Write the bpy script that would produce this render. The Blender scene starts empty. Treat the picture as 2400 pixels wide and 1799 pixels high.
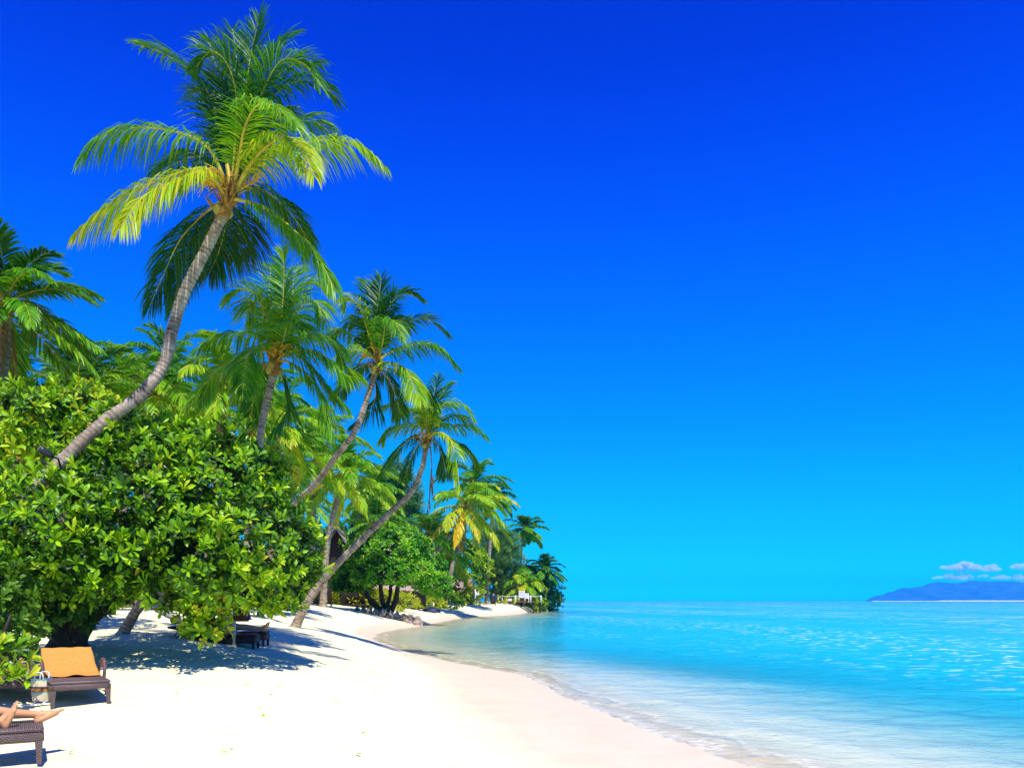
import bpy, math, random
import numpy as np
from mathutils import Vector, Matrix

# ------------------------------------------------------------------ camera, world, sun, exposure
scene = bpy.context.scene
COL = scene.collection
H, F, CX, HY = 1.8, 2000.0, 1200.0, 1408.0          # eye height, focal length and horizon of the photograph (2400 x 1799)

cam_data = bpy.data.cameras.new('camera')
cam_data.sensor_width = 36.0
cam_data.lens = 30.0
cam_data.shift_y = (HY - 899.5) / 2400.0
cam_data.clip_start = 0.1
cam_data.clip_end = 80000.0
cam = bpy.data.objects.new('camera', cam_data)
COL.objects.link(cam)
cam.location = (0, 0, H)
cam.rotation_euler = (math.radians(90), 0, 0)
scene.camera = cam

SUN_DIR = Vector((0.17, -0.50, 1.0)).normalized()    # towards the sun
world = bpy.data.worlds.new('World')
scene.world = world
world.use_nodes = True
wnt = world.node_tree
sky = wnt.nodes.new('ShaderNodeTexSky')
sky.sky_type = 'NISHITA'
sky.sun_disc = False
sky.sun_elevation = math.asin(SUN_DIR.z)
sky.sun_rotation = math.atan2(SUN_DIR.x, SUN_DIR.y)
geo = wnt.nodes.new('ShaderNodeTexCoord')
sep = wnt.nodes.new('ShaderNodeSeparateXYZ')
wnt.links.new(geo.outputs['Generated'], sep.inputs[0])
ramp = wnt.nodes.new('ShaderNodeValToRGB')
wnt.links.new(sep.outputs['Z'], ramp.inputs[0])
ramp.color_ramp.interpolation = 'B_SPLINE'
stops = [(0.0, (.05, 2.9, 5.0)), (.02, (.035, 1.7, 3.0)), (.05, (.02, 1.2, 2.1)), (.08, (.018, 1.05, 1.85)), (.13, (.014, .98, 1.75)), (.216, (.010, .82, 1.95)), (.30, (.010, .69, 2.3)),
         (.383, (.010, .50, 2.7)), (.462, (.010, .34, 2.8)), (.537, (.010, .22, 2.5)), (.707, (.012, .12, 2.0)), (1.0, (.014, .15, 1.6))]
while len(ramp.color_ramp.elements) < len(stops):
    ramp.color_ramp.elements.new(0.5)
for el, (p, c) in zip(ramp.color_ramp.elements, stops):
    el.position = p
    el.color = (c[0] / 5, c[1] / 5, c[2] / 5, 1)
mul = wnt.nodes.new('ShaderNodeVectorMath'); mul.operation = 'MULTIPLY'
wnt.links.new(sky.outputs[0], mul.inputs[0]); wnt.links.new(ramp.outputs[0], mul.inputs[1])
mul3 = wnt.nodes.new('ShaderNodeVectorMath'); mul3.operation = 'SCALE'; mul3.inputs['Scale'].default_value = 5.0 * 0.80
wnt.links.new(mul.outputs[0], mul3.inputs[0])
wnt.links.new(mul3.outputs[0], wnt.nodes['Background'].inputs[0])
wnt.nodes['Background'].inputs[1].default_value = 0.1

sun_data = bpy.data.lights.new('sun', 'SUN')
sun_data.energy = 5.0
sun_data.angle = math.radians(0.5)
sun_data.color = (1.0, 0.95, 0.86)
sun = bpy.data.objects.new('sun', sun_data)
COL.objects.link(sun)
sun.location = (8, -20, 40)
sun.rotation_euler = SUN_DIR.to_track_quat('Z', 'Y').to_euler()

vs = scene.view_settings
vs.view_transform = 'Standard'
vs.look = 'None'
vs.exposure = 0.32
vs.gamma = 1.0
scene.cycles.max_bounces = 6
scene.cycles.diffuse_bounces = 2
scene.cycles.glossy_bounces = 3
scene.cycles.transmission_bounces = 6
scene.cycles.transparent_max_bounces = 8
scene.cycles.volume_bounces = 1
scene.cycles.caustics_reflective = False
scene.cycles.caustics_refractive = False
scene.cycles.use_denoising = True
scene.cycles.denoising_prefilter = 'ACCURATE'
scene.render.filter_size = 1.1

rng = np.random.default_rng(7)
random.seed(7)

# ------------------------------------------------------------------ helpers
def P(px, py, d):
    return np.array([(px - CX) / F * d, d, H + (HY - py) / F * d])

def link(o, parent=None):
    COL.objects.link(o)
    if parent is not None:
        o.parent = parent
    return o

def tag(o, label=None, cat=None, group=None, kind=None):
    if label: o['label'] = label
    if cat: o['category'] = cat
    if group: o['group'] = group
    if kind: o['kind'] = kind
    return o

def empty(name, loc=(0, 0, 0), label=None, cat=None, group=None):
    o = bpy.data.objects.new(name, None)
    o.location = loc
    o.empty_display_size = 0.2
    link(o)
    return tag(o, label, cat, group)

class MB:
    """collects vertices and faces; builds ONE mesh object"""
    def __init__(self):
        self.v = []; self.f = []; self.n = 0; self.t = []
    def add(self, verts, faces, tint=None):
        verts = np.asarray(verts, dtype=np.float64).reshape(-1, 3)
        self.v.append(verts)
        for fa in (faces if isinstance(faces, list) else [faces]):
            fa = np.asarray(fa, dtype=np.int64)
            if fa.size:
                self.f.append(fa + self.n)
        self.n += len(verts)
        if tint is None:
            tint = np.full(len(verts), 0.5)
        elif np.isscalar(tint):
            tint = np.full(len(verts), float(tint))
        self.t.append(np.asarray(tint, dtype=np.float64).ravel())
        return self
    def mesh(self, name, mat=None, smooth=True):
        me = bpy.data.meshes.new(name)
        v = np.concatenate(self.v).astype(np.float32)
        me.vertices.add(len(v)); me.vertices.foreach_set('co', v.ravel())
        loops = np.concatenate([f.ravel() for f in self.f]).astype(np.int32)
        sizes = np.concatenate([np.full(len(f), f.shape[1], dtype=np.int32) for f in self.f])
        starts = np.concatenate([[0], np.cumsum(sizes)[:-1]]).astype(np.int32)
        me.loops.add(len(loops)); me.loops.foreach_set('vertex_index', loops)
        me.polygons.add(len(sizes)); me.polygons.foreach_set('loop_start', starts)
        try:
            me.polygons.foreach_set('loop_total', sizes)
        except Exception:
            pass
        me.polygons.foreach_set('use_smooth', np.full(len(sizes), smooth, dtype=bool))
        at = me.attributes.new('tint', 'FLOAT', 'POINT')
        at.data.foreach_set('value', np.concatenate(self.t).astype(np.float32))
        me.update(calc_edges=True)
        me.validate()
        if mat: me.materials.append(mat)
        return me
    def build(self, name, mat=None, parent=None, smooth=True, loc=None):
        o = bpy.data.objects.new(name, self.mesh(name, mat, smooth))
        if loc is not None: o.location = loc
        return link(o, parent)

def nrm(a):
    a = np.asarray(a, dtype=np.float64)
    return a / np.maximum(np.linalg.norm(a, axis=-1, keepdims=True), 1e-9)

def spline(pts, n):
    pts = np.asarray(pts, dtype=np.float64)
    if len(pts) == 2:
        t = np.linspace(0, 1, n)[:, None]
        return pts[0] * (1 - t) + pts[1] * t
    q = np.vstack([2 * pts[0] - pts[1], pts, 2 * pts[-1] - pts[-2]])
    seg = np.linalg.norm(np.diff(pts, axis=0), axis=1)
    cum = np.concatenate([[0], np.cumsum(seg)]); cum /= cum[-1]
    s = np.linspace(0, 1, n)
    k = np.clip(np.searchsorted(cum, s, side='right') - 1, 0, len(pts) - 2)
    u = ((s - cum[k]) / np.maximum(cum[k + 1] - cum[k], 1e-9))[:, None]
    p0, p1, p2, p3 = q[k], q[k + 1], q[k + 2], q[k + 3]
    return 0.5 * ((2 * p1) + (-p0 + p2) * u + (2 * p0 - 5 * p1 + 4 * p2 - p3) * u ** 2 + (-p0 + 3 * p1 - 3 * p2 + p3) * u ** 3)

def tube(mb, pts, radii, ns=8, caps=True, tint=0.5, flat=1.0):
    pts = np.asarray(pts, dtype=np.float64); n = len(pts)
    radii = np.broadcast_to(np.asarray(radii, dtype=np.float64), (n,))
    T = nrm(np.gradient(pts, axis=0))
    ref = np.array([0.0, 0, 1]) if abs(T[0][2]) < 0.9 else np.array([1.0, 0, 0])
    U = np.zeros((n, 3)); u = nrm(np.cross(T[0], ref))
    for i in range(n):
        u = nrm(u - T[i] * np.dot(u, T[i])); U[i] = u
    V = np.cross(T, U)
    a = np.arange(ns) * 2 * math.pi / ns
    ring = (np.cos(a)[None, :, None] * U[:, None, :] + flat * np.sin(a)[None, :, None] * V[:, None, :]) * radii[:, None, None]
    v = (pts[:, None, :] + ring).reshape(-1, 3)
    i = np.arange(n - 1)[:, None] * ns; j = np.arange(ns)[None, :]; j2 = (j + 1) % ns
    f = np.stack([i + j, i + j2, i + ns + j2, i + ns + j], axis=-1).reshape(-1, 4)
    fs = [f]
    if caps:
        fs.append(np.arange(ns)[::-1][None, :]); fs.append((np.arange(ns) + (n - 1) * ns)[None, :])
    mb.add(v, fs, tint)
    return mb

def box(mb, c, s, rot=None, tint=0.5, taper=1.0):
    c = np.asarray(c, float); s = np.asarray(s, float) / 2
    v = np.array([[x, y, z] for z in (-1, 1) for y in (-1, 1) for x in (-1, 1)], float)
    k = np.where(v[:, 2:3] > 0, taper, 1.0)
    v = v * s; v[:, :2] *= k
    if rot is not None: v = v @ np.asarray(rot).T
    mb.add(v + c, np.array([[0, 2, 3, 1], [4, 5, 7, 6], [0, 1, 5, 4], [2, 6, 7, 3], [0, 4, 6, 2], [1, 3, 7, 5]]), tint)
    return mb

def rbox(mb, c, s, r=0.01, rot=None, tint=0.5):
    """box with chamfered edges"""
    c = np.asarray(c, float); hx, hy, hz = np.asarray(s, float) / 2
    r = min(r, hx * .9, hy * .9, hz * .9)
    loops = []
    for z, ins in ((-hz, r), (-hz + r, 0), (hz - r, 0), (hz, r)):
        x, y = hx - ins, hy - ins
        k = r * 0.9
        loops.append([(x, y - k, z), (x - k, y, z), (-x + k, y, z), (-x, y - k, z), (-x, -y + k, z), (-x + k, -y, z), (x - k, -y, z), (x, -y + k, z)])
    v = np.array(loops).reshape(-1, 3)
    f = []
    for a in range(3):
        for j in range(8):
            f.append([a * 8 + j, a * 8 + (j + 1) % 8, a * 8 + 8 + (j + 1) % 8, a * 8 + 8 + j])
    if rot is not None: v = v @ np.asarray(rot).T
    mb.add(v + c, [np.array(f), np.arange(8)[::-1][None, :], (24 + np.arange(8))[None, :]], tint)
    return mb

def rotz(a):
    c, s = math.cos(a), math.sin(a)
    return np.array([[c, -s, 0], [s, c, 0], [0, 0, 1]])

# ------------------------------------------------------------------ materials
def mat_new(name):
    m = bpy.data.materials.new(name); m.use_nodes = True
    nt = m.node_tree
    for n in list(nt.nodes): nt.nodes.remove(n)
    out = nt.nodes.new('ShaderNodeOutputMaterial')
    return m, nt, out

def N(nt, typ, **kw):
    n = nt.nodes.new(typ)
    for k, v in kw.items():
        if hasattr(n, k): setattr(n, k, v)
        else: n.inputs[k].default_value = v
    return n

def cramp(nt, stops, src=None, interp='LINEAR'):
    r = nt.nodes.new('ShaderNodeValToRGB'); r.color_ramp.interpolation = interp
    while len(r.color_ramp.elements) < len(stops): r.color_ramp.elements.new(0.5)
    for e, (p, c) in zip(r.color_ramp.elements, stops):
        e.position = p; e.color = (*c, 1) if len(c) == 3 else c
    if src is not None: nt.links.new(src, r.inputs[0])
    return r

def math_node(nt, op, a, b=None, c=None):
    n = nt.nodes.new('ShaderNodeMath'); n.operation = op
    for i, x in enumerate((a, b, c)):
        if x is None: continue
        if isinstance(x, (int, float)): n.inputs[i].default_value = x
        else: nt.links.new(x, n.inputs[i])
    return n.outputs[0]

def mat_simple(name, col, rough=0.7, var=0.25, scale=8.0, bump=0.2, bscale=40.0, spec=0.3, metal=0.0, stretch=(1, 1, 1)):
    m, nt, out = mat_new(name)
    b = N(nt, 'ShaderNodeBsdfPrincipled'); b.inputs['Roughness'].default_value = rough
    b.inputs['Specular IOR Level'].default_value = spec; b.inputs['Metallic'].default_value = metal
    tc = N(nt, 'ShaderNodeTexCoord'); mp = N(nt, 'ShaderNodeMapping'); mp.inputs['Scale'].default_value = stretch
    nt.links.new(tc.outputs['Object'], mp.inputs[0])
    n1 = N(nt, 'ShaderNodeTexNoise'); n1.inputs['Scale'].default_value = scale; n1.inputs['Detail'].default_value = 6
    nt.links.new(mp.outputs[0], n1.inputs['Vector'])
    lo = tuple(c * (1 - var) for c in col); hi = tuple(min(1, c * (1 + var)) for c in col)
    r = cramp(nt, [(.3, lo), (.7, hi)], n1.outputs[0])
    nt.links.new(r.outputs[0], b.inputs['Base Color'])
    if bump:
        n2 = N(nt, 'ShaderNodeTexNoise'); n2.inputs['Scale'].default_value = bscale; n2.inputs['Detail'].default_value = 4
        nt.links.new(mp.outputs[0], n2.inputs['Vector'])
        bp = N(nt, 'ShaderNodeBump'); bp.inputs['Strength'].default_value = bump; bp.inputs['Distance'].default_value = 0.02
        nt.links.new(n2.outputs[0], bp.inputs['Height']); nt.links.new(bp.outputs[0], b.inputs['Normal'])
    nt.links.new(b.outputs[0], out.inputs[0])
    return m

def mat_leaf(name, stops, trans=0.35, tcol=1.25, rough=0.4, spec=0.3):
    """leaf: diffuse + translucent + a soft sheen; colour by the per-leaf attribute"""
    m, nt, out = mat_new(name)
    at = N(nt, 'ShaderNodeAttribute'); at.attribute_name = 'tint'
    oi = N(nt, 'ShaderNodeObjectInfo')
    j = math_node(nt, 'MULTIPLY_ADD', oi.outputs['Random'], 0.10, -0.05)
    f = math_node(nt, 'ADD', at.outputs['Fac'], j)
    r = cramp(nt, stops, f)
    b = N(nt, 'ShaderNodeBsdfPrincipled'); b.inputs['Roughness'].default_value = rough; b.inputs['Specular IOR Level'].default_value = spec
    nt.links.new(r.outputs[0], b.inputs['Base Color'])
    tr = N(nt, 'ShaderNodeBsdfTranslucent')
    hs = N(nt, 'ShaderNodeHueSaturation'); hs.inputs['Value'].default_value = tcol; hs.inputs['Hue'].default_value = 0.485
    nt.links.new(r.outputs[0], hs.inputs['Color']); nt.links.new(hs.outputs[0], tr.inputs[0])
    mx = N(nt, 'ShaderNodeMixShader'); mx.inputs[0].default_value = trans
    nt.links.new(b.outputs[0], mx.inputs[1]); nt.links.new(tr.outputs[0], mx.inputs[2])
    nt.links.new(mx.outputs[0], out.inputs[0])
    return m

M = {}
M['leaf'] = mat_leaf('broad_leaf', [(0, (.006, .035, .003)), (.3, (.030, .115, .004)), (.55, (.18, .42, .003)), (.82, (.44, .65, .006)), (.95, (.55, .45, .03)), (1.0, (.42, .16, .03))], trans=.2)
M['leaf_green'] = mat_leaf('green_leaf', [(0, (.004, .035, .003)), (.3, (.018, .12, .004)), (.6, (.09, .36, .004)), (.9, (.28, .52, .008)), (1, (.4, .4, .02))], trans=.2)
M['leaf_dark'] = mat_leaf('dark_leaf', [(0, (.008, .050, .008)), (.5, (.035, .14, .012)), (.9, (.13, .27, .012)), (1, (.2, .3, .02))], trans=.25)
M['leaf_yellow'] = mat_leaf('yellow_green_leaf', [(0, (.05, .13, .005)), (.5, (.28, .40, .008)), (1, (.62, .58, .02))], trans=.3)
M['needle'] = mat_leaf('feathery_needle', [(0, (.02, .10, .04)), (.5, (.10, .26, .05)), (1, (.30, .42, .08))], trans=.25, spec=.15)
M['frond'] = mat_leaf('palm_frond', [(0, (.004, .040, .006)), (.3, (.020, .13, .008)), (.55, (.10, .34, .005)), (.75, (.32, .52, .006)), (1, (.75, .50, .012))], trans=.34, rough=.4, spec=.28)
M['dead_frond'] = mat_leaf('dry_frond', [(0, (.12, .05, .02)), (1, (.42, .26, .10))], trans=.15, rough=.8, spec=.1)
M['rachis'] = mat_simple('frond_stalk', (.55, .42, .05), .45, .3, 3, .1, 30)
M['husk'] = mat_simple('palm_fibre', (.34, .17, .035), .9, .45, 14, .8, 60)
M['blossom'] = mat_simple('palm_blossom', (.72, .44, .03), .6, .35, 25, .2, 60)
M['nut'] = mat_simple('coconut', (.42, .33, .05), .5, .3, 6, .1, 30)
M['wood_dark'] = mat_simple('dark_wood', (.028, .02, .016), .7, .4, 20, .3, 60)
M['white_paint'] = mat_simple('white_paint', (.75, .76, .78), .5, .06, 5, .05, 30)
M['towel'] = mat_simple('orange_towel', (.70, .31, .065), .95, .12, 30, .55, 220, spec=.05)
M['skin'] = mat_simple('skin', (.62, .30, .13), .45, .12, 6, .05, 60)
M['skin_pale'] = mat_simple('pale_skin', (.62, .36, .24), .5, .12, 6, .05, 60)
M['blue_cloth'] = mat_simple('blue_cloth', (.02, .06, .24), .85, .2, 20, .2, 120)
M['white_cloth'] = mat_simple('white_cloth', (.78, .76, .74), .9, .08, 20, .3, 90)
M['dark_cloth'] = mat_simple('dark_cloth', (.03, .03, .035), .85, .2, 20, .2, 120)
M['red_cloth'] = mat_simple('red_cloth', (.50, .07, .03), .85, .2, 20, .2, 120)
M['brown_leather'] = mat_simple('brown_leather', (.13, .04, .018), .55, .35, 12, .3, 50)
M['hair'] = mat_simple('hair', (.03, .018, .01), .5, .3, 40, .3, 90, stretch=(1, 1, .2))
M['rope'] = mat_simple('white_rope', (.72, .72, .70), .9, .1, 30, .3, 90)
M['post'] = mat_simple('pale_grey_post', (.42, .47, .52), .6, .12, 6, .15, 30)
M['plank'] = mat_simple('teak', (.36, .15, .045), .6, .35, 5, .2, 40, stretch=(1, 6, 6))
M['orange_wall'] = mat_simple('ochre_wall', (.55, .27, .03), .8, .25, 6, .3, 30)
M['black_metal'] = mat_simple('black_metal', (.015, .02, .025), .4, .2, 10, .05, 30, spec=.5)
M['glass'] = mat_simple('lamp_glass', (.35, .45, .55), .1, .05, 3, 0, 10, spec=.7)
M['rock'] = mat_simple('beach_rock', (.42, .33, .25), .9, .5, 3, .9, 12)
M['bark_dark'] = mat_simple('dark_bark', (.060, .045, .035), .9, .5, 7, .9, 25, stretch=(1, 1, .35))

def mat_bark():
    m, nt, out = mat_new('palm_bark')
    b = N(nt, 'ShaderNodeBsdfPrincipled'); b.inputs['Roughness'].default_value = .85; b.inputs['Specular IOR Level'].default_value = .15
    at = N(nt, 'ShaderNodeAttribute'); at.attribute_name = 'tint'
    tc = N(nt, 'ShaderNodeTexCoord')
    n1 = N(nt, 'ShaderNodeTexNoise'); n1.inputs['Scale'].default_value = 5; n1.inputs['Detail'].default_value = 8; n1.inputs['Roughness'].default_value = .7
    nt.links.new(tc.outputs['Object'], n1.inputs['Vector'])
    r = cramp(nt, [(.25, (.17, .12, .08)), (.5, (.44, .34, .24)), (.75, (.66, .54, .40))], n1.outputs[0])
    r2 = cramp(nt, [(0, (.28, .26, .26)), (.5, (1, 1, 1)), (1, (1, 1, 1))], at.outputs['Fac'])
    mu = N(nt, 'ShaderNodeMix'); mu.data_type = 'RGBA'; mu.blend_type = 'MULTIPLY'; mu.inputs[0].default_value = 1
    nt.links.new(r.outputs[0], mu.inputs[6]); nt.links.new(r2.outputs[0], mu.inputs[7])
    n4 = N(nt, 'ShaderNodeTexNoise'); n4.inputs['Scale'].default_value = 1.1; n4.inputs['Detail'].default_value = 6; n4.inputs['Roughness'].default_value = .7
    nt.links.new(tc.outputs['Object'], n4.inputs['Vector'])
    r4 = cramp(nt, [(.35, (.45, .40, .36)), (.55, (1, 1, 1))], n4.outputs[0])
    mu4 = N(nt, 'ShaderNodeMix'); mu4.data_type = 'RGBA'; mu4.blend_type = 'MULTIPLY'; mu4.inputs[0].default_value = .8
    nt.links.new(mu.outputs[2], mu4.inputs[6]); nt.links.new(r4.outputs[0], mu4.inputs[7])
    nt.links.new(mu4.outputs[2], b.inputs['Base Color'])
    n2 = N(nt, 'ShaderNodeTexNoise'); n2.inputs['Scale'].default_value = 28; n2.inputs['Detail'].default_value = 5
    nt.links.new(tc.outputs['Object'], n2.inputs['Vector'])
    bp = N(nt, 'ShaderNodeBump'); bp.inputs['Strength'].default_value = .8; bp.inputs['Distance'].default_value = .02
    nt.links.new(n2.outputs[0], bp.inputs['Height']); nt.links.new(bp.outputs[0], b.inputs['Normal'])
    nt.links.new(b.outputs[0], out.inputs[0])
    return m
M['bark'] = mat_bark()

def mat_sand():
    m, nt, out = mat_new('coral_sand')
    b = N(nt, 'ShaderNodeBsdfPrincipled'); b.inputs['Specular IOR Level'].default_value = .12
    tc = N(nt, 'ShaderNodeTexCoord')
    at = N(nt, 'ShaderNodeAttribute'); at.attribute_name = 'tint'         # distance from the waterline in metres
    n0 = N(nt, 'ShaderNodeTexNoise'); n0.inputs['Scale'].default_value = .55; n0.inputs['Detail'].default_value = 6; n0.inputs['Roughness'].default_value = .6
    nt.links.new(tc.outputs['Object'], n0.inputs['Vector'])
    h = math_node(nt, 'MULTIPLY_ADD', n0.outputs[0], .9, at.outputs['Fac'])
    wet = cramp(nt, [(0.0, (0, 0, 0)), (.38, (0, 0, 0)), (.48, (.8, .8, .8)), (.55, (1, 1, 1)), (.74, (.9, .9, .9)), (.83, (0, 0, 0)), (1, (0, 0, 0))], math_node(nt, 'MULTIPLY_ADD', h, .1, .5))
    n1 = N(nt, 'ShaderNodeTexNoise'); n1.inputs['Scale'].default_value = 1.3; n1.inputs['Detail'].default_value = 10; n1.inputs['Roughness'].default_value = .65
    nt.links.new(tc.outputs['Object'], n1.inputs['Vector'])
    dry = cramp(nt, [(.3, (.83, .79, .42)), (.7, (.89, .86, .49))], n1.outputs[0])
    n3 = N(nt, 'ShaderNodeTexNoise'); n3.inputs['Scale'].default_value = 260; n3.inputs['Detail'].default_value = 2
    nt.links.new(tc.outputs['Object'], n3.inputs['Vector'])
    speck = cramp(nt, [(.25, (.72, .68, .62)), (.42, (1, 1, 1))], n3.outputs[0])
    mu = N(nt, 'ShaderNodeMix'); mu.data_type = 'RGBA'; mu.blend_type = 'MULTIPLY'; mu.inputs[0].default_value = .6
    nt.links.new(dry.outputs[0], mu.inputs[6]); nt.links.new(speck.outputs[0], mu.inputs[7])
    wetc = cramp(nt, [(.3, (.62, .525, .335)), (.7, (.70, .60, .395))], n1.outputs[0])
    mx = N(nt, 'ShaderNodeMix'); mx.data_type = 'RGBA'
    nt.links.new(wet.outputs[0], mx.inputs[0]); nt.links.new(mu.outputs[2], mx.inputs[6]); nt.links.new(wetc.outputs[0], mx.inputs[7])
    bedf = cramp(nt, [(.30, (1, 1, 1)), (.46, (0, 0, 0))], math_node(nt, 'MULTIPLY_ADD', at.outputs['Fac'], .1, .5))
    mx2 = N(nt, 'ShaderNodeMix'); mx2.data_type = 'RGBA'; mx2.inputs[7].default_value = (.82, .82, .62, 1)
    nt.links.new(bedf.outputs[0], mx2.inputs[0]); nt.links.new(mx.outputs[2], mx2.inputs[6])
    nt.links.new(mx2.outputs[2], b.inputs['Base Color'])
    rr = cramp(nt, [(0, (.9, .9, .9)), (1, (.5, .5, .5))], wet.outputs[0])
    nt.links.new(rr.outputs[0], b.inputs['Roughness'])
    n2 = N(nt, 'ShaderNodeTexNoise'); n2.inputs['Scale'].default_value = 3.2; n2.inputs['Detail'].default_value = 9; n2.inputs['Roughness'].default_value = .62
    nt.links.new(tc.outputs['Object'], n2.inputs['Vector'])
    bp = N(nt, 'ShaderNodeBump'); bp.inputs['Distance'].default_value = .06
    st = cramp(nt, [(0, (.75, .75, .75)), (1, (.06, .06, .06))], wet.outputs[0])
    nt.links.new(st.outputs[0], bp.inputs['Strength'])
    nt.links.new(n2.outputs[0], bp.inputs['Height']); nt.links.new(bp.outputs[0], b.inputs['Normal'])
    nt.links.new(b.outputs[0], out.inputs[0])
    return m
M['sand'] = mat_sand()

def mat_sea():
    m, nt, out = mat_new('lagoon_water')
    at = N(nt, 'ShaderNodeAttribute'); at.attribute_name = 'tint'          # depth of the water in metres
    tc = N(nt, 'ShaderNodeTexCoord')
    def noise(scale, detail, stretch, rough=.55, dist=0.0):
        mp = N(nt, 'ShaderNodeMapping'); mp.inputs['Scale'].default_value = stretch
        mp.inputs['Rotation'].default_value = (0, 0, math.radians(-12))
        nt.links.new(tc.outputs['Object'], mp.inputs[0])
        n = N(nt, 'ShaderNodeTexNoise'); n.inputs['Scale'].default_value = scale; n.inputs['Detail'].default_value = detail
        n.inputs['Roughness'].default_value = rough; n.inputs['Distortion'].default_value = dist
        nt.links.new(mp.outputs[0], n.inputs['Vector'])
        return n.outputs[0]
    w1 = noise(3.6, 5, (.7, 1, 1), .62, .8)
    w2 = noise(.8, 4, (.6, 1, 1), .6, .4)
    hgt = math_node(nt, 'MULTIPLY_ADD', w2, 1.6, w1)
    bp = N(nt, 'ShaderNodeBump'); bp.inputs['Strength'].default_value = .30; bp.inputs['Distance'].default_value = .10
    nt.links.new(hgt, bp.inputs['Height'])
    # how much of the bottom still shows
    see = math_node(nt, 'POWER', 2.718, math_node(nt, 'MULTIPLY', math_node(nt, 'MAXIMUM', math_node(nt, 'SUBTRACT', at.outputs['Fac'], .10), 0.0), -2.0))
    body = N(nt, 'ShaderNodeBsdfDiffuse')
    pat = noise(.10, 5, (.35, 1, 1), .6)
    colr = cramp(nt, [(.25, (.008, .68, .80)), (.5, (.02, .76, .82)), (.75, (.07, .82, .84))], pat)
    nt.links.new(colr.outputs[0], body.inputs[0]); bpb = N(nt, 'ShaderNodeBump'); bpb.inputs['Strength'].default_value = .8; bpb.inputs['Distance'].default_value = .16; nt.links.new(hgt, bpb.inputs['Height']); nt.links.new(bpb.outputs[0], body.inputs['Normal'])
    tr = N(nt, 'ShaderNodeBsdfTransparent')
    tcol = cramp(nt, [(0, (1, .98, .88)), (.05, (.95, .98, .97)), (.35, (.78, .96, 1)), (1, (.3, .85, 1))], at.outputs['Fac'])
    nt.links.new(tcol.outputs[0], tr.inputs[0])
    mx = N(nt, 'ShaderNodeMixShader')
    nt.links.new(see, mx.inputs[0]); nt.links.new(body.outputs[0], mx.inputs[1]); nt.links.new(tr.outputs[0], mx.inputs[2])
    gl = N(nt, 'ShaderNodeBsdfGlossy'); gl.inputs['Roughness'].default_value = .12
    nt.links.new(bp.outputs[0], gl.inputs['Normal'])
    fr = N(nt, 'ShaderNodeFresnel'); fr.inputs['IOR'].default_value = 1.33
    nt.links.new(bp.outputs[0], fr.inputs['Normal'])
    mg = N(nt, 'ShaderNodeMixShader')
    nt.links.new(fr.outputs[0], mg.inputs[0]); nt.links.new(mx.outputs[0], mg.inputs[1]); nt.links.new(gl.outputs[0], mg.inputs[2])
    # lapping edge lines are froth; ripple flecks are sun glints painted as pale colour
    foam_glint = N(nt, 'ShaderNodeBsdfDiffuse'); foam_glint.inputs[0].default_value = (.88, .84, .66, 1)
    fw = noise(.8, 4, (1, 1, 1), .6, .8)
    dd = math_node(nt, 'MULTIPLY_ADD', fw, .08, at.outputs['Fac'])
    line = cramp(nt, [(.030, (0, 0, 0)), (.038, (1, 1, 1)), (.050, (.3, .3, .3)), (.062, (0, 0, 0)), (.070, (.6, .6, .6)), (.080, (.05, .05, .05)), (.1, (0, 0, 0))], dd)
    bits = cramp(nt, [(.42, (.1, .1, .1)), (.6, (1, 1, 1))], noise(9, 5, (.5, 1, 1), .7, .4))
    lf = math_node(nt, 'MULTIPLY', line.outputs[0], bits.outputs[0])
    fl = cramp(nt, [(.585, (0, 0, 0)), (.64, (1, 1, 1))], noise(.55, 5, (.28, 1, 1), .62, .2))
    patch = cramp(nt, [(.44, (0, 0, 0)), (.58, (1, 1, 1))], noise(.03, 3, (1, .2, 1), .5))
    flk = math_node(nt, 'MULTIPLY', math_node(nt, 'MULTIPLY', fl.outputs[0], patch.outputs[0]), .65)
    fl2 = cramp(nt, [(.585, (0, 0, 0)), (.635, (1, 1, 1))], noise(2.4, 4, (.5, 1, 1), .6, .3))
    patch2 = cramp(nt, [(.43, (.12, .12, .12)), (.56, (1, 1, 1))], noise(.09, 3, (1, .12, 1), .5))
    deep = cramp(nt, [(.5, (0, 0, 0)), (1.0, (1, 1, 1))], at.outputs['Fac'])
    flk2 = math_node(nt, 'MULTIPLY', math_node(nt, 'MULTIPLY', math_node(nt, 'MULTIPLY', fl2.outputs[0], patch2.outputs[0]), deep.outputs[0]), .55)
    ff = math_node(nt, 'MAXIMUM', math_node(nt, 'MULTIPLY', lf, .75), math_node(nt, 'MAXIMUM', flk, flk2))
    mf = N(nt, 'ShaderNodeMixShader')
    nt.links.new(ff, mf.inputs[0]); nt.links.new(mg.outputs[0], mf.inputs[1]); nt.links.new(foam_glint.outputs[0], mf.inputs[2])
    nt.links.new(mf.outputs[0], out.inputs[0])
    return m
M['sea'] = mat_sea()

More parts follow.
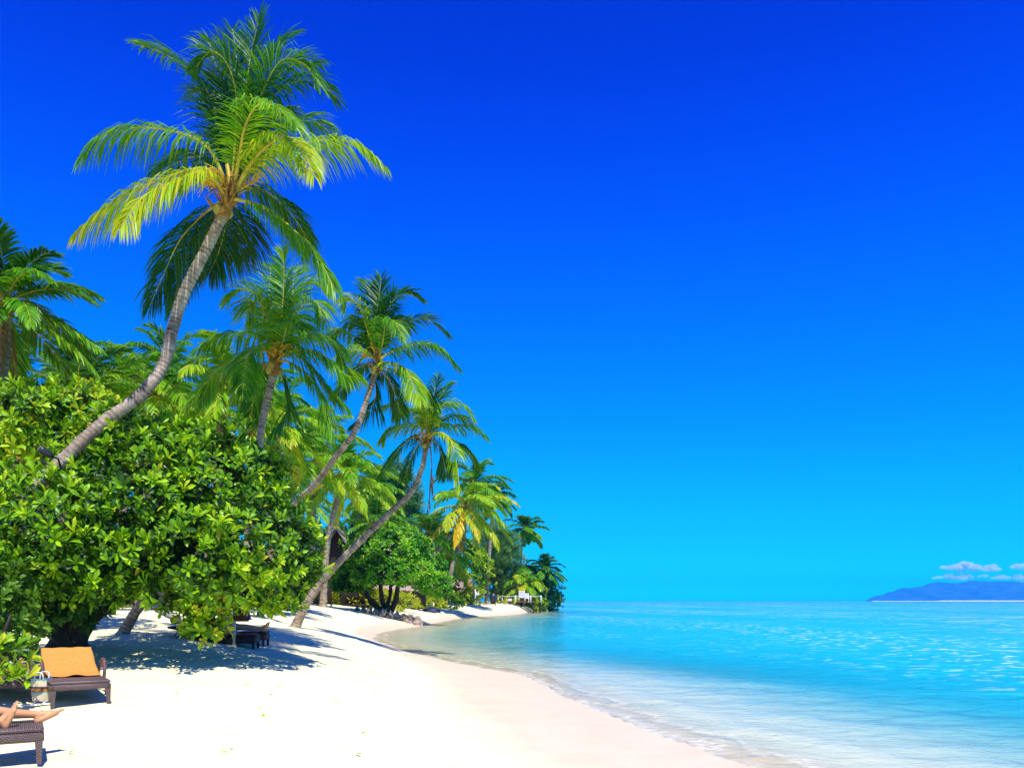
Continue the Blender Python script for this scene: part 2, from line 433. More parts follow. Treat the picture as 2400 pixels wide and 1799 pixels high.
def mat_wicker():
    m, nt, out = mat_new('brown_wicker')
    b = N(nt, 'ShaderNodeBsdfPrincipled'); b.inputs['Roughness'].default_value = .5
    tc = N(nt, 'ShaderNodeTexCoord')
    sp = N(nt, 'ShaderNodeSeparateXYZ'); nt.links.new(tc.outputs['Object'], sp.inputs[0])
    ge = N(nt, 'ShaderNodeNewGeometry'); sn = N(nt, 'ShaderNodeSeparateXYZ'); nt.links.new(ge.outputs['Normal'], sn.inputs[0])
    flat = math_node(nt, 'GREATER_THAN', math_node(nt, 'ABSOLUTE', sn.outputs[2]), .6)
    u = math_node(nt, 'ADD', sp.outputs[0], math_node(nt, 'MULTIPLY', sp.outputs[1], math_node(nt, 'SUBTRACT', 1.0, flat)))
    v = math_node(nt, 'ADD', math_node(nt, 'MULTIPLY', sp.outputs[2], math_node(nt, 'SUBTRACT', 1.0, flat)), math_node(nt, 'MULTIPLY', sp.outputs[1], flat))
    cv = N(nt, 'ShaderNodeCombineXYZ'); nt.links.new(u, cv.inputs[0]); nt.links.new(v, cv.inputs[1])
    br = N(nt, 'ShaderNodeTexBrick'); br.inputs['Scale'].default_value = 1
    br.inputs['Brick Width'].default_value = .034; br.inputs['Row Height'].default_value = .017; br.inputs['Mortar Size'].default_value = .0035
    br.inputs['Mortar Smooth'].default_value = .6
    br.inputs['Color1'].default_value = (.21, .135, .125, 1); br.inputs['Color2'].default_value = (.15, .095, .09, 1); br.inputs['Mortar'].default_value = (.025, .017, .015, 1)
    nt.links.new(cv.outputs[0], br.inputs['Vector'])
    nt.links.new(br.outputs[0], b.inputs['Base Color'])
    bp = N(nt, 'ShaderNodeBump'); bp.inputs['Strength'].default_value = .8; bp.inputs['Distance'].default_value = .006; bp.invert = True
    nt.links.new(br.outputs['Fac'], bp.inputs['Height']); nt.links.new(bp.outputs[0], b.inputs['Normal'])
    nt.links.new(b.outputs[0], out.inputs[0])
    return m
M['wicker'] = mat_wicker()
M['wicker_tube'] = mat_simple('wicker_tube', (.15, .08, .07), .4, .3, 40, .5, 90)
M['thatch'] = mat_simple('palm_thatch', (.40, .29, .22), .95, .45, 5, 1.0, 22, stretch=(3, 3, .5), spec=.05)

# ------------------------------------------------------------------ the lie of the land
SHORE = np.array([(9, -60), (4.2, -5), (3.8, 3), (3.2, 6), (2.70, 9.2), (2.43, 10.2), (1.93, 11.9), (1.28, 15.1), (.3, 21), (-1.4, 24.2), (-4, 31), (-6.6, 40),
                  (-7.6, 48), (-7.4, 55), (-6.6, 61), (-6.4, 67), (-6.2, 74), (-5.6, 88), (-4.3, 97), (-2.0, 104), (.2, 112), (1.6, 124), (2.8, 138), (3.8, 150), (3.2, 162),
                  (-3, 172), (-14, 184), (-60, 200), (-500, 260), (-3000, 600)], float)
CTRL = []   # (px, py, depth) where the photograph shows the sand
for c in [(90, 1785, 8.5), (-150, 1785, 8.6), (160, 1655, 11.5), (40, 1655, 11.6), (170, 1517, 17), (285, 1484, 19), (480, 1500, 19.5), (600, 1521, 19.6), (600, 1560, 16.0), (400, 1570, 15),
          (690, 1463, 27), (560, 1432, 34), (300, 1421, 42), (500, 1418, 44), (690, 1420, 50), (800, 1424, 56), (905, 1441, 64), (760, 1440, 45), (965, 1424, 80), (1070, 1415, 108),
          (1150, 1413, 125), (1190, 1411, 138), (1225, 1411, 145), (1100, 1430, 103)]:
    CTRL.append(P(*c))
for (x, y, z) in [(-3, 0, .12), (-8, 0, .4), (-3, 8, .10), (-1, 8, .07), (-2, 14, .15), (-5, 14, .45), (-3, 20, .30), (-20, 5, 1.3), (-25, 15, 1.6), (-20, 25, 1.7), (-30, 40, 1.75), (-40, 70, 1.8), (-40, 100, 1.9),
                  (-30, 130, 1.9), (-12, 130, 1.8), (-60, 40, 1.9), (-60, 100, 2.0), (-60, 10, 1.8), (-14, 55, 1.6), (-18, 80, 1.75), (-12, 145, 1.5), (-90, 60, 2), (-90, 140, 2), (-150, 60, 2.2), (-150, 180, 2.2)]:
    CTRL.append(np.array([x, y, z]))
CTRL = np.array(CTRL)

def _q(x, y):
    y = np.maximum(y, 2.0)
    return np.stack([2.2 * np.asarray(x) / (y + 6), np.log(y + 6)], axis=-1)
_A = _q(CTRL[:, 0], CTRL[:, 1])
def _phi(r):
    return np.where(r > 1e-9, r * r * np.log(np.maximum(r, 1e-9)), 0.0)
_K = _phi(np.linalg.norm(_A[:, None] - _A[None], axis=-1)) + 0.002 * np.eye(len(_A))
_Pm = np.hstack([np.ones((len(_A), 1)), _A])
_S = np.block([[_K, _Pm], [_Pm.T, np.zeros((3, 3))]])
_W = np.linalg.solve(_S, np.concatenate([CTRL[:, 2], np.zeros(3)]))

def shore_dist(x, y):
    """signed distance to the waterline, positive on land"""
    p = np.stack([x, y], -1).reshape(-1, 2)
    a, b = SHORE[:-1], SHORE[1:]
    best = np.full(len(p), 1e18)
    for i in range(len(a)):
        d = b[i] - a[i]
        t = np.clip(((p - a[i]) @ d) / (d @ d), 0, 1)
        q = a[i] + t[:, None] * d
        best = np.minimum(best, ((p - q) ** 2).sum(1))
    best = np.sqrt(best)
    poly = np.vstack([SHORE, [(-9000, 600), (-9000, -60)]])
    ins = np.zeros(len(p), bool)
    j = len(poly) - 1
    for i in range(len(poly)):
        yi, yj, xi, xj = poly[i, 1], poly[j, 1], poly[i, 0], poly[j, 0]
        c = ((yi > p[:, 1]) != (yj > p[:, 1])) & (p[:, 0] < (xj - xi) * (p[:, 1] - yi) / (yj - yi + 1e-12) + xi)
        ins ^= c
        j = i
    return np.where(ins, best, -best).reshape(np.shape(x))

def gz(x, y):
    x = np.asarray(x, float); y = np.asarray(y, float)
    s = shore_dist(np.atleast_1d(x), np.atleast_1d(y)).reshape(x.shape)
    q = _q(x, y).reshape(-1, 2)
    z = np.zeros(len(q))
    for k in range(0, len(q), 20000):
        qq = q[k:k + 20000]
        z[k:k + 20000] = _phi(np.linalg.norm(qq[:, None] - _A[None], axis=-1)) @ _W[:len(_A)] + _W[len(_A)] + qq @ _W[len(_A) + 1:]
    z = z.reshape(x.shape)
    far = np.clip((np.abs(x) - 150) / 200, 0, 1)
    z = z * (1 - far) + 2.2 * far
    sp = np.maximum(s, 0)
    z = np.clip(z, 0.022 * np.minimum(sp, 20), 2.3)
    land = z * (1 - np.exp(-sp / 1.6))
    sm = np.maximum(-s, 0)
    bed = -0.055 * sm - 0.02 * sm * np.clip((sm - 3) / 6, 0, 1)
    bed = np.maximum(bed, -3.5 - .002 * sm)
    return np.where(s > 0, land, np.maximum(bed, -12))

def on_ground(px, py_hint, d):
    """world point on the sand at picture column px and depth d"""
    x = (px - CX) / F * d
    return np.array([x, d, float(gz(x, d))])

def axis(parts):
    return np.unique(np.concatenate([np.arange(a, b, s) for a, b, s in parts]))

def vnoise(x, y, seed=0):
    """smooth value noise"""
    r = np.random.default_rng(seed).random((256, 256))
    xi = np.floor(x).astype(int); yi = np.floor(y).astype(int)
    fx = x - xi; fy = y - yi
    fx = fx * fx * (3 - 2 * fx); fy = fy * fy * (3 - 2 * fy)
    g = lambda a, b: r[a % 256, b % 256]
    return (g(xi, yi) * (1 - fx) + g(xi + 1, yi) * fx) * (1 - fy) + (g(xi, yi + 1) * (1 - fx) + g(xi + 1, yi + 1) * fx) * fy

def grid_faces(nx, ny):
    i = np.arange(ny - 1)[:, None] * nx; j = np.arange(nx - 1)[None, :]
    return np.stack([i + j, i + j + 1, i + nx + j + 1, i + nx + j], -1).reshape(-1, 4)

# beach
xs = axis([(-3000, -400, 400), (-400, -80, 40), (-80, -24, 4), (-24, -10, .5), (-10, 4, .11), (4, 14, .5), (14, 60, 4), (60, 400, 60)])
ys = axis([(-60, -4, 8), (-4, 5, 1), (5, 26, .12), (26, 50, .4), (50, 160, 1.5), (160, 300, 20), (300, 900, 150)])
X, Y = np.meshgrid(xs, ys)
Z = gz(X, Y)
S_ = shore_dist(X, Y)
dry = np.clip((S_ - 2.5) / 2.5, 0, 1) * np.clip(1.6 - Y / 40, 0, 1)
rel = (vnoise(X * .9, Y * .9, 1) - .5) * .05 + (vnoise(X * 2.7, Y * 2.7, 2) - .5) * .035 + (vnoise(X * 6, Y * 6, 3) - .5) * .014
Zb = Z + rel * dry
r2 = np.random.default_rng(5)
for k in range(230):                                   # trodden prints
    fx, fy = r2.uniform(-8.5, 0.0), r2.uniform(6.5, 25)
    a = r2.uniform(0, math.pi); ca, sa = math.cos(a), math.sin(a)
    ix = np.where(np.abs(xs - fx) < .5)[0]; iy = np.where(np.abs(ys - fy) < .5)[0]
    if not len(ix) or not len(iy): continue
    sl = np.ix_(iy, ix)
    u = (X[sl] - fx) * ca + (Y[sl] - fy) * sa; w = -(X[sl] - fx) * sa + (Y[sl] - fy) * ca
    rr = (u / .17) ** 2 + (w / .10) ** 2
    Zb[sl] += dry[sl] * (-.030 * np.exp(-rr) + .014 * np.exp(-(rr - 2.2) ** 2))
mb = MB(); mb.add(np.stack([X, Y, Zb], -1).reshape(-1, 3), grid_faces(len(xs), len(ys)), (S_ * np.where(S_ > 0, 1 + np.clip((Y - 20) / 10, 0, 1.6), 1)).ravel())
beach = mb.build('beach', M['sand']); tag(beach, kind='structure', label='white coral sand beach sloping down to the lagoon')

# lagoon and open sea
xs2 = np.concatenate([[-60000, -9000, -900, -300, -100], axis([(-40, -12, 4), (-12, 12, .16), (12, 40, .7), (40, 120, 5)]), [150, 250, 500, 1200, 4000, 12000, 60000]])
ys2 = np.concatenate([[-60], axis([(-10, 5, 2), (5, 30, .16), (30, 60, .5), (60, 160, 2)]), [170, 200, 260, 400, 700, 1500, 4000, 10000, 25000, 60000]])
X2, Y2 = np.meshgrid(xs2, ys2)
G2 = gz(np.clip(X2, -3000, 2000), np.clip(Y2, -60, 900))
D2 = np.maximum(-G2, 0)
S2 = -shore_dist(np.clip(X2, -3000, 2000), np.clip(Y2, -60, 900))
fade = np.clip(1.4 - Y2 / 50, 0, 1) * np.clip(1.4 - np.abs(X2) / 30, 0, 1)
ph = S2 + .7 * (vnoise(X2 * .5, Y2 * .5, 11) - .5) + .25 * (vnoise(X2 * 1.7, Y2 * 1.7, 12) - .5)
swash = .020 * np.exp(-((ph - .55) / .16) ** 2) + .022 * np.exp(-((ph - 1.55) / .25) ** 2) + .018 * np.exp(-((ph - 2.9) / .35) ** 2)
chop = (vnoise(X2 * 1.3, Y2 * 1.9, 13) - .5) * .06 + (vnoise(X2 * 2.6, Y2 * 3.4, 14) - .5) * .035
Z2 = fade * (swash + chop * np.clip(S2 / 4, 0, 1))
mb = MB(); mb.add(np.stack([X2, Y2, Z2], -1).reshape(-1, 3), grid_faces(len(xs2), len(ys2)), np.where(Y2 > 900, 12, D2).ravel())
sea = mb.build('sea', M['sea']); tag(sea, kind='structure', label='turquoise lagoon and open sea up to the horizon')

# ------------------------------------------------------------------ far island, clouds
def island():
    root = empty('island', (5500, 10000, 0), 'long hilly island far out on the horizon under small clouds', 'island')
    prof = np.array([(2036, 1408.5), (2060, 1400), (2076, 1394), (2105, 1387), (2116, 1375.5), (2135, 1376), (2166, 1371.5), (2178, 1372), (2200, 1361), (2215, 1364), (2240, 1366.5), (2275, 1359), (2320, 1361), (2345, 1360.5), (2380, 1361), (2410, 1366),
                     (2480, 1352), (2560, 1364), (2640, 1372), (2740, 1390), (2800, 1408.5)], float)
    d0 = 10000.0
    pxs = np.linspace(2032, 2804, 260)
    top = np.interp(pxs, prof[:, 0], (HY - prof[:, 1]) / F * d0)
    top = np.maximum(top, 0)
    k = np.linspace(-1, 1, 41)
    PX, K = np.meshgrid(pxs, k)
    T = np.tile(top, (41, 1))
    x = (PX - CX) / F * d0; wid = 250 + 5.5 * T
    y = d0 + K * wid
    rid = 1 - np.abs(K) ** 1.15
    nz = (vnoise(x / 160, y / 160, 31) - .5) * .5 + (vnoise(x / 60, y / 60, 32) - .5) * .25
    z = T * rid * (1 + nz * (np.abs(K) ** .7) * 1.2) - 3
    mb = MB(); mb.add(np.stack([x - 5500, y - 10000, z], -1).reshape(-1, 3), grid_faces(len(pxs), 41))
    mb.build('hills', mat_simple('island_forest', (.022, .06, .04), .95, .5, .01, 1, .03), root)
    mb = MB()
    pxa = np.linspace(2040, 2800, 120)
    xx = (pxa - CX) / F * 7800 - 5500
    hh = 3 + 4 * (pxa > 2200) + 2.5 * np.random.default_rng(3).random(120)
    rows = [np.stack([xx, np.full(120, -2260.0), np.full(120, -1.0)], -1), np.stack([xx, np.full(120, -2200.0), hh], -1), np.stack([xx, np.full(120, -2060.0), np.full(120, -1.0)], -1)]
    mb.add(np.concatenate(rows), grid_faces(120, 3)); mb.build('reef_beach', M['white_cloth'], root)
    root['kind'] = 'structure'
    return root
island()

def mat_cloud():
    m, nt, out = mat_new('cloud_vapour')
    v = N(nt, 'ShaderNodeVolumePrincipled'); v.inputs['Color'].default_value = (1, 1, 1, 1); v.inputs['Density'].default_value = .022
    nt.links.new(v.outputs[0], out.inputs['Volume'])
    return m
M['cloud'] = mat_cloud()

_ico = None
def ico(sub=3):
    global _ico
    if _ico is None: _ico = {}
    if sub not in _ico:
        import bmesh
        bm = bmesh.new(); bmesh.ops.create_icosphere(bm, subdivisions=sub, radius=1)
        _ico[sub] = (np.array([v.co[:] for v in bm.verts]), np.array([[v.index for v in f.verts] for f in bm.faces])); bm.free()
    return _ico[sub]

def blob(mb, c, r, amp=.2, seed=0, sub=3, tint=.5, freq=1.7):
    v, f = ico(sub)
    n = vnoise(v[:, 0] * freq + 7.3 + seed, v[:, 1] * freq + v[:, 2] * freq * .7 + 3.1, seed) + .5 * vnoise(v[:, 2] * freq * 2.3 + 5, v[:, 0] * freq * 2.1 - v[:, 1] * freq * 2 + 9, seed + 1) - .75
    mb.add(np.asarray(c) + v * np.asarray(r) * (1 + amp * 2 * n)[:, None], f, tint)

CLOUDS = [([(2237, 1329, 17, 7), (2262, 1324, 19, 10), (2282, 1330, 16, 8), (2214, 1329, 12, 4)], 'broad flat white cloud above the island summit'),
          ([(2322, 1330, 15, 9), (2335, 1334, 11, 5), (2309, 1335, 9, 4)], 'rounded white cloud between two others over the island'),
          ([(2225, 1351, 12, 7), (2246, 1354, 20, 7), (2268, 1352, 12, 7)], 'low white cloud resting on the island ridge'),
          ([(2292, 1350, 8, 3), (2308, 1349, 9, 3.5)], 'little cloud just above the island ridge between larger ones'),
          ([(2385, 1327, 14, 7), (2405, 1327, 16, 10), (2372, 1328, 6, 3)], 'bright white cloud cut by the picture edge'),
          ([(2385, 1353, 12, 7), (2402, 1356, 14, 8)], 'low cloud at the picture edge beside the ridge'),
          ([(2345, 1352, 14, 5), (2360, 1354, 10, 4), (2330, 1354, 9, 3)], 'low puff hugging the middle of the island ridge'),
          ([(2200, 1352, 9, 3.5), (2190, 1354, 7, 2.5)], 'smallest puff at the left shoulder of the island'),
          ([(2250, 1341, 9, 3), (2262, 1339, 7, 3)], 'thin wisp of cloud under the broad cloud')]
for ci, (lobes, lab) in enumerate(CLOUDS):
    D = 15000.0
    c0 = P(lobes[0][0], lobes[0][1], D)
    mb = MB()
    for bi, (px, py, rx, ry) in enumerate(lobes):
        c = P(px, py, D) - c0
        blob(mb, c, (rx / F * D, rx / F * D * .8, ry / F * D), .3, ci * 11 + bi, 4, freq=2.2)
    tag(mb.build('cloud', M['cloud'], loc=c0), lab, 'cloud', 'small clouds over the island')

# ------------------------------------------------------------------ palms
def frond_curve(base, az, el, length, droop, n=7, bend=0.0):
    """a frond that leaves at elevation el and sags under its weight"""
    p = np.array(base, float); pts = [p.copy()]
    d = np.array([math.cos(az) * math.cos(el), math.sin(az) * math.cos(el), math.sin(el)])
    side = np.array([-math.sin(az), math.cos(az), 0])
    for i in range(n):
        d = nrm(d + np.array([0, 0, -1.0]) * droop / n * (0.5 + 1.1 * i / n) + side * bend / n)
        p = p + d * length / n
        pts.append(p.copy())
    return np.array(pts)

def make_frond(parent, pts, Lmax, nleaf, hang, width, age, r, mat=None, miss=.07, stalk=.14, name='frond'):
    """pts: stalk curve in the palm's own space"""
    C = spline(pts, 26)
    T = nrm(np.gradient(C, axis=0))
    rad = C[-1] - C[0]; rad[2] = 0; rad = nrm(rad + 1e-6)
    ref = np.array([0, 0, 1.0]) - rad * .45
    Nn = nrm(ref[None] - T * (T @ ref)[:, None]); S = np.cross(T, Nn)
    ln = np.linalg.norm(np.diff(C, axis=0), axis=1).sum()
    s = np.linspace(stalk, .995, nleaf) ** 1.0
    mb = MB()
    clump = vnoise(s * 9 + age * 31, s * 0 + r.uniform(0, 200), 5)
    for side in (-1, 1):
        keep = r.random(nleaf) > miss
        ss = (s + r.normal(0, .004, nleaf))[keep].clip(0, 1)
        k = ss * 25; i0 = np.clip(k.astype(int), 0, 24); fr = (k - i0)[:, None]
        p0 = C[i0] * (1 - fr) + C[i0 + 1] * fr; t = nrm(T[i0] * (1 - fr) + T[i0 + 1] * fr); nn = nrm(Nn[i0] * (1 - fr) + Nn[i0 + 1] * fr); sd = nrm(S[i0] * (1 - fr) + S[i0 + 1] * fr) * side
        n = len(ss)
        ang = np.radians(28 + 42 * ss ** 1.5 + r.normal(0, 4, n) + 10 * (clump[keep] - .5))
        lift = .22 + r.normal(0, .08, n)
        d0 = nrm(sd * np.cos(ang)[:, None] + t * np.sin(ang)[:, None] + nn * lift[:, None] + r.normal(0, .04, (n, 3)))
        u = (ss - stalk) / (1 - stalk)
        prof = np.interp(u, [0, .12, .4, .75, 1], [.45, .8, 1.0, .78, .34])
        L = Lmax * prof * (1 + r.normal(0, .06, n))
        hg = hang * (1 + .35 * (clump[keep] - .5) + r.normal(0, .12, n)).clip(.2, 2)
        st = [0.0, .33, .67, 1.0]
        pk = [p0]; p = p0
        for a in range(3):
            dd = nrm(d0 + np.array([0, 0, -1.0]) * (hg * [.25, .85, 1.5][a])[:, None])
            p = p + dd * (L / 3)[:, None]; pk.append(p)
            if a == 0: dl = dd
        tw = r.normal(0, .35, n)
        w0 = nrm(t - dl * (t * dl).sum(1)[:, None] + nn * tw[:, None]) * (width * (.7 + .3 * prof))[:, None]
        v = np.stack([pk[0] - w0 * .35, pk[0] + w0 * .35, pk[1] - w0, pk[1] + w0, pk[2] - w0 * .75, pk[2] + w0 * .75, pk[3]], axis=1).reshape(-1, 3)
        o = (np.arange(n) * 7)[:, None]
        tint = np.clip(age + r.normal(0, .07, n) + .10 * (1 - prof), 0, 1)
        mb.add(v, [np.concatenate([o + [0, 1, 3, 2], o + [2, 3, 5, 4]]), o + [4, 5, 6]], np.repeat(tint, 7))
    fo = mb.build(name, mat or M['frond'], parent)
    rb = MB(); kk = np.linspace(0, 1, 26)
    tube(rb, C, np.maximum(.042 * (1 - kk) ** 1.4 * ln / 3.2, .006), 5)
    rb.build('stalk', M['rachis'] if mat is None else M['dead_frond'], fo)
    return fo

def palm_trunk(root, pts, r0, r1, o, ns=14, ring=.085, flare=1.35):
    pts = np.asarray(pts, float)
    ln = np.linalg.norm(np.diff(pts, axis=0), axis=1).sum()
    nr = int(min(260, max(30, ln / ring * 2)))
    C = spline(pts, nr * 1)
    s = np.linspace(0, 1, nr)
    rad = r0 + (r1 - r0) * s ** .8
    rad = rad * (1 + (flare - 1) * np.exp(-s * ln / .5)) 
    rg = np.where(np.arange(nr) % 2 == 0, 1.0, .95) * (1 + .03 * np.random.default_rng(int(r0 * 1e4)).standard_normal(nr))
    mb = MB()
    a = tube(mb, C - o, rad * rg, ns, True, 0.5)
    rt = np.random.default_rng(nr); mb.t[-1] = np.repeat(np.where(np.arange(nr) % 2 == 0, .5, rt.uniform(.05, .45, nr)), ns) + rt.normal(0, .07, nr * ns)
    # bumpy, a little out of round
    v = mb.v[-1]; v += (np.random.default_rng(3).standard_normal(v.shape)) * .006 * r0 / .2
    return mb.build('trunk', M['bark'], root), C

def blossom(root, c, dirv, L, r, name='flower_stalk'):
    mb = MB()
    dirv = nrm(dirv)
    base = np.asarray(c)
    tube(mb, spline([base, base + dirv * L * .5, base + dirv * L + np.array([0, 0, -.06 * L])], 6), np.linspace(.022, .01, 6), 5)
    for k in range(16):
        p = base + dirv * L * r.uniform(.3, .95)
        d = nrm(dirv + r.normal(0, .55, 3)); q = p + d * L * r.uniform(.35, .6)
        tube(mb, spline([p, (p + q) / 2 + np.array([0, 0, .03]), q + np.array([0, 0, -.05])], 5), np.linspace(.014, .006, 5), 4)
    mb.build(name, M['blossom'], root)

def crown_base(root, c, tdir, r0, r, nuts=0, flowers=3, scale=1.0):
    """fibrous boss with old leaf bases, flower stalks and nuts"""
    mb = MB()
    c = np.asarray(c, float)
    tube(mb, spline([c - tdir * .35 * scale, c, c + tdir * .3 * scale, c + tdir * .6 * scale], 9), np.array([1.0, 1.08, 1.15, 1.1, 1.0, .85, .65, .5, .3]) * r0, 12)
    v = mb.v[-1]; v += r.normal(0, .02 * scale, v.shape)
    for k in range(26):
        az = r.uniform(0, 6.28); d = nrm(np.array([math.cos(az), math.sin(az), r.uniform(.1, 1.3)]))
        p = c + tdir * r.uniform(-.28, .35) * scale + d * r0 * .8
        tube(mb, spline([p, p + d * .18 * scale, p + d * .36 * scale + np.array([0, 0, .09])], 4), np.array([.055, .045, .03, .008]) * scale, 5, flat=.5)
    mb.build('leaf_base', M['husk'], root)
    for k in range(flowers):
        az = r.uniform(0, 6.28) if k else -1.9
        blossom(root, c + tdir * .25 * scale, np.array([math.cos(az), math.sin(az), r.uniform(.1, .9)]), .66 * scale, r)
    for k in range(nuts):
        az = r.uniform(0, 6.28); nb = MB()
        p = c + np.array([math.cos(az) * r0 * 1.7, math.sin(az) * r0 * 1.7, r.uniform(-.22, .05) * scale])
        blob(nb, p, (.10 * scale, .10 * scale, .13 * scale), .08, k, 2)
        nb.build('coconut', M['nut'], root)

def palm(label, trunk_px, r0, r1, n, length, seed, age=.45, leaf=.62, nleaf=44, hang=.9, width=.030, fronds=None, extra=None, group='coconut palms along the beach', nuts=2, flowers=2,
         droop=1.5, el_top=80, el_low=-35, young=0, up=1.0, dead=0):
    r = np.random.default_rng(seed)
    pts = np.array([P(*p) if len(p) == 3 else p[0] for p in trunk_px])
    base = pts[0].copy()
    base[2] = float(gz(base[0], base[1])) - .05; 
    pts[0] = base
    root = empty('palm_tree', base, label, 'palm tree', group)
    tr, C = palm_trunk(root, pts, r0, r1, base)
    top = C[-1] - base; tdir = nrm(C[-1] - C[-4])
    sc = length / 3.0
    crown_base(root, top, tdir, r1, r, nuts, flowers, sc * .8)
    hub = top + tdir * .25 * sc
    if fronds:
        for (pp, dd, hg, ag) in fronds:
            d0 = pts[-1][1]
            q = [hub]
            for i, (px, py) in enumerate(pp):
                t = (i + 1) / len(pp)
                q.append(P(px, py, d0 + dd * t) - base)
            q[0] = hub - tdir * r.uniform(.0, .25)
            make_frond(root, q, leaf * r.uniform(.92, 1.08), nleaf, hg, width, ag, r)
    for i in range(n):
        f = (i + .5) / n
        az = i * 2.39996 + r.uniform(-.25, .25) + seed
        el = math.radians(el_top + (el_low - el_top) * f ** .85 + r.normal(0, 6))
        ln = length * (.72 + .28 * min(1, f * 2.2)) * r.uniform(.88, 1.1)
        ax = nrm(np.array([math.cos(az) * math.cos(el), math.sin(az) * math.cos(el), math.sin(el)]) + (tdir - np.array([0, 0, 1])) * .5)
        az2, el2 = math.atan2(ax[1], ax[0]), math.asin(max(-1, min(1, ax[2])))
        pts_f = frond_curve(hub - tdir * .25 * sc * f, az2, el2, ln, droop * r.uniform(.75, 1.2) * (.55 + .6 * (1 - f)), bend=r.normal(0, .25))
        ag = age + .22 * (f - .45) + r.normal(0, .06)
        make_frond(root, pts_f, leaf * r.uniform(.9, 1.08), nleaf, hang * (.55 + .7 * f) * r.uniform(.8, 1.2), width, ag, r)
    for i in range(dead):
        az = r.uniform(0, 6.28)
        make_frond(root, frond_curve(top, az, math.radians(-60), length * .8, 2.5), leaf * .6, nleaf // 2, 2.2, width * .7, .5, r, M['dead_frond'], .3, name='dry_frond')
    return root, pts[-1], base

def Z3(pts):   # coordinates read from an enlargement of the tallest palm
    return [(150 + .4585 * x, .4585 * y) for x, y in pts]
FR1 = [
    (Z3([(800, 680), (720, 440), (560, 300), (378, 224)]), .8, .55, .36),
    (Z3([(740, 760), (560, 672), (350, 655), (180, 710), (80, 810)]), -.3, 1.5, .55),
    (Z3([(740, 870), (640, 870), (420, 950), (220, 1060), (60, 1190)]), -1.0, 1.7, .78),
    (Z3([(730, 885), (560, 930), (400, 1010), (285, 1165)]), -2.0, 1.6, .80),
    (Z3([(890, 720), (930, 450), (960, 260), (1000, 95)]), .6, .25, .30),
    (Z3([(880, 700), (880, 450), (880, 290), (862, 150)]), 1.0, .3, .26),
    (Z3([(870, 720), (820, 460), (765, 300), (740, 200)]), 1.2, .4, .30),
    (Z3([(875, 720), (880, 480), (830, 320), (750, 262), (678, 340)]), -.3, .8, .36),
    (Z3([(920, 720), (1010, 480), (1110, 310), (1230, 330), (1300, 430)]), -.4, .8, .38),
    (Z3([(920, 730), (1040, 520), (1180, 420), (1300, 420), (1390, 500)]), 1.0, .7, .28),
    (Z3([(910, 700), (980, 430), (1070, 260), (1170, 182)]), 1.3, .45, .26),
    (Z3([(930, 720), (1060, 430), (1180, 330), (1290, 320)]), .8, .6, .30),
    (Z3([(900, 780), (925, 650), (985, 540), (1080, 545), (1190, 650)]), -2.2, .8, .60),
    (Z3([(960, 830), (1060, 730), (1150, 700), (1220, 770), (1280, 900)]), -2.0, 1.2, .74),
    (Z3([(1000, 820), (1200, 740), (1380, 715), (1520, 745), (1640, 850)]), -.4, 1.4, .66),
    (Z3([(980, 790), (1110, 670), (1230, 615), (1320, 645), (1395, 720)]), 1.4, .9, .48),
    (Z3([(930, 1030), (1050, 1075), (1180, 1180), (1290, 1300), (1385, 1480)]), -.8, 1.5, .50),
    (Z3([(990, 960), (1100, 1030), (1190, 1130), (1250, 1240)]), .9, 1.3, .34),
    (Z3([(780, 1045), (690, 1115), (590, 1230), (510, 1400), (440, 1560)]), .9, 1.2, .20),
    (Z3([(790, 1080), (680, 1190), (620, 1330), (550, 1590)]), 1.6, 1.2, .20),
    (Z3([(840, 1080), (820, 1180), (790, 1290), (740, 1400)]), 1.8, 1.0, .22),
    (Z3([(880, 1060), (900, 1140), (880, 1240), (835, 1320)]), 2.0, 1.0, .20),
    (Z3([(760, 820), (660, 800), (560, 840), (490, 880)]), 1.8, 1.2, .28),
    (Z3([(840, 720), (790, 560), (740, 470), (690, 480)]), 1.6, .9, .28),
    (Z3([(960, 760), (1060, 620), (1120, 560), (1180, 600)]), 1.9, .9, .26),
]
p1, top1, base1 = palm('tallest leaning coconut palm, its curved trunk rising out of the big bush', [(-260, 1440, 13.6), (-60, 1265, 14.0), (100, 1122, 14.6), (230, 1000, 15.0), (330, 925, 15.3), (385, 850, 15.6), (405, 770, 15.8), (435, 680, 15.9), (490, 570, 16), (533, 480, 16)],
              .122, .102, 0, 3.3, 1, fronds=FR1, leaf=1.0, nleaf=120, width=.0155, nuts=2, flowers=7)

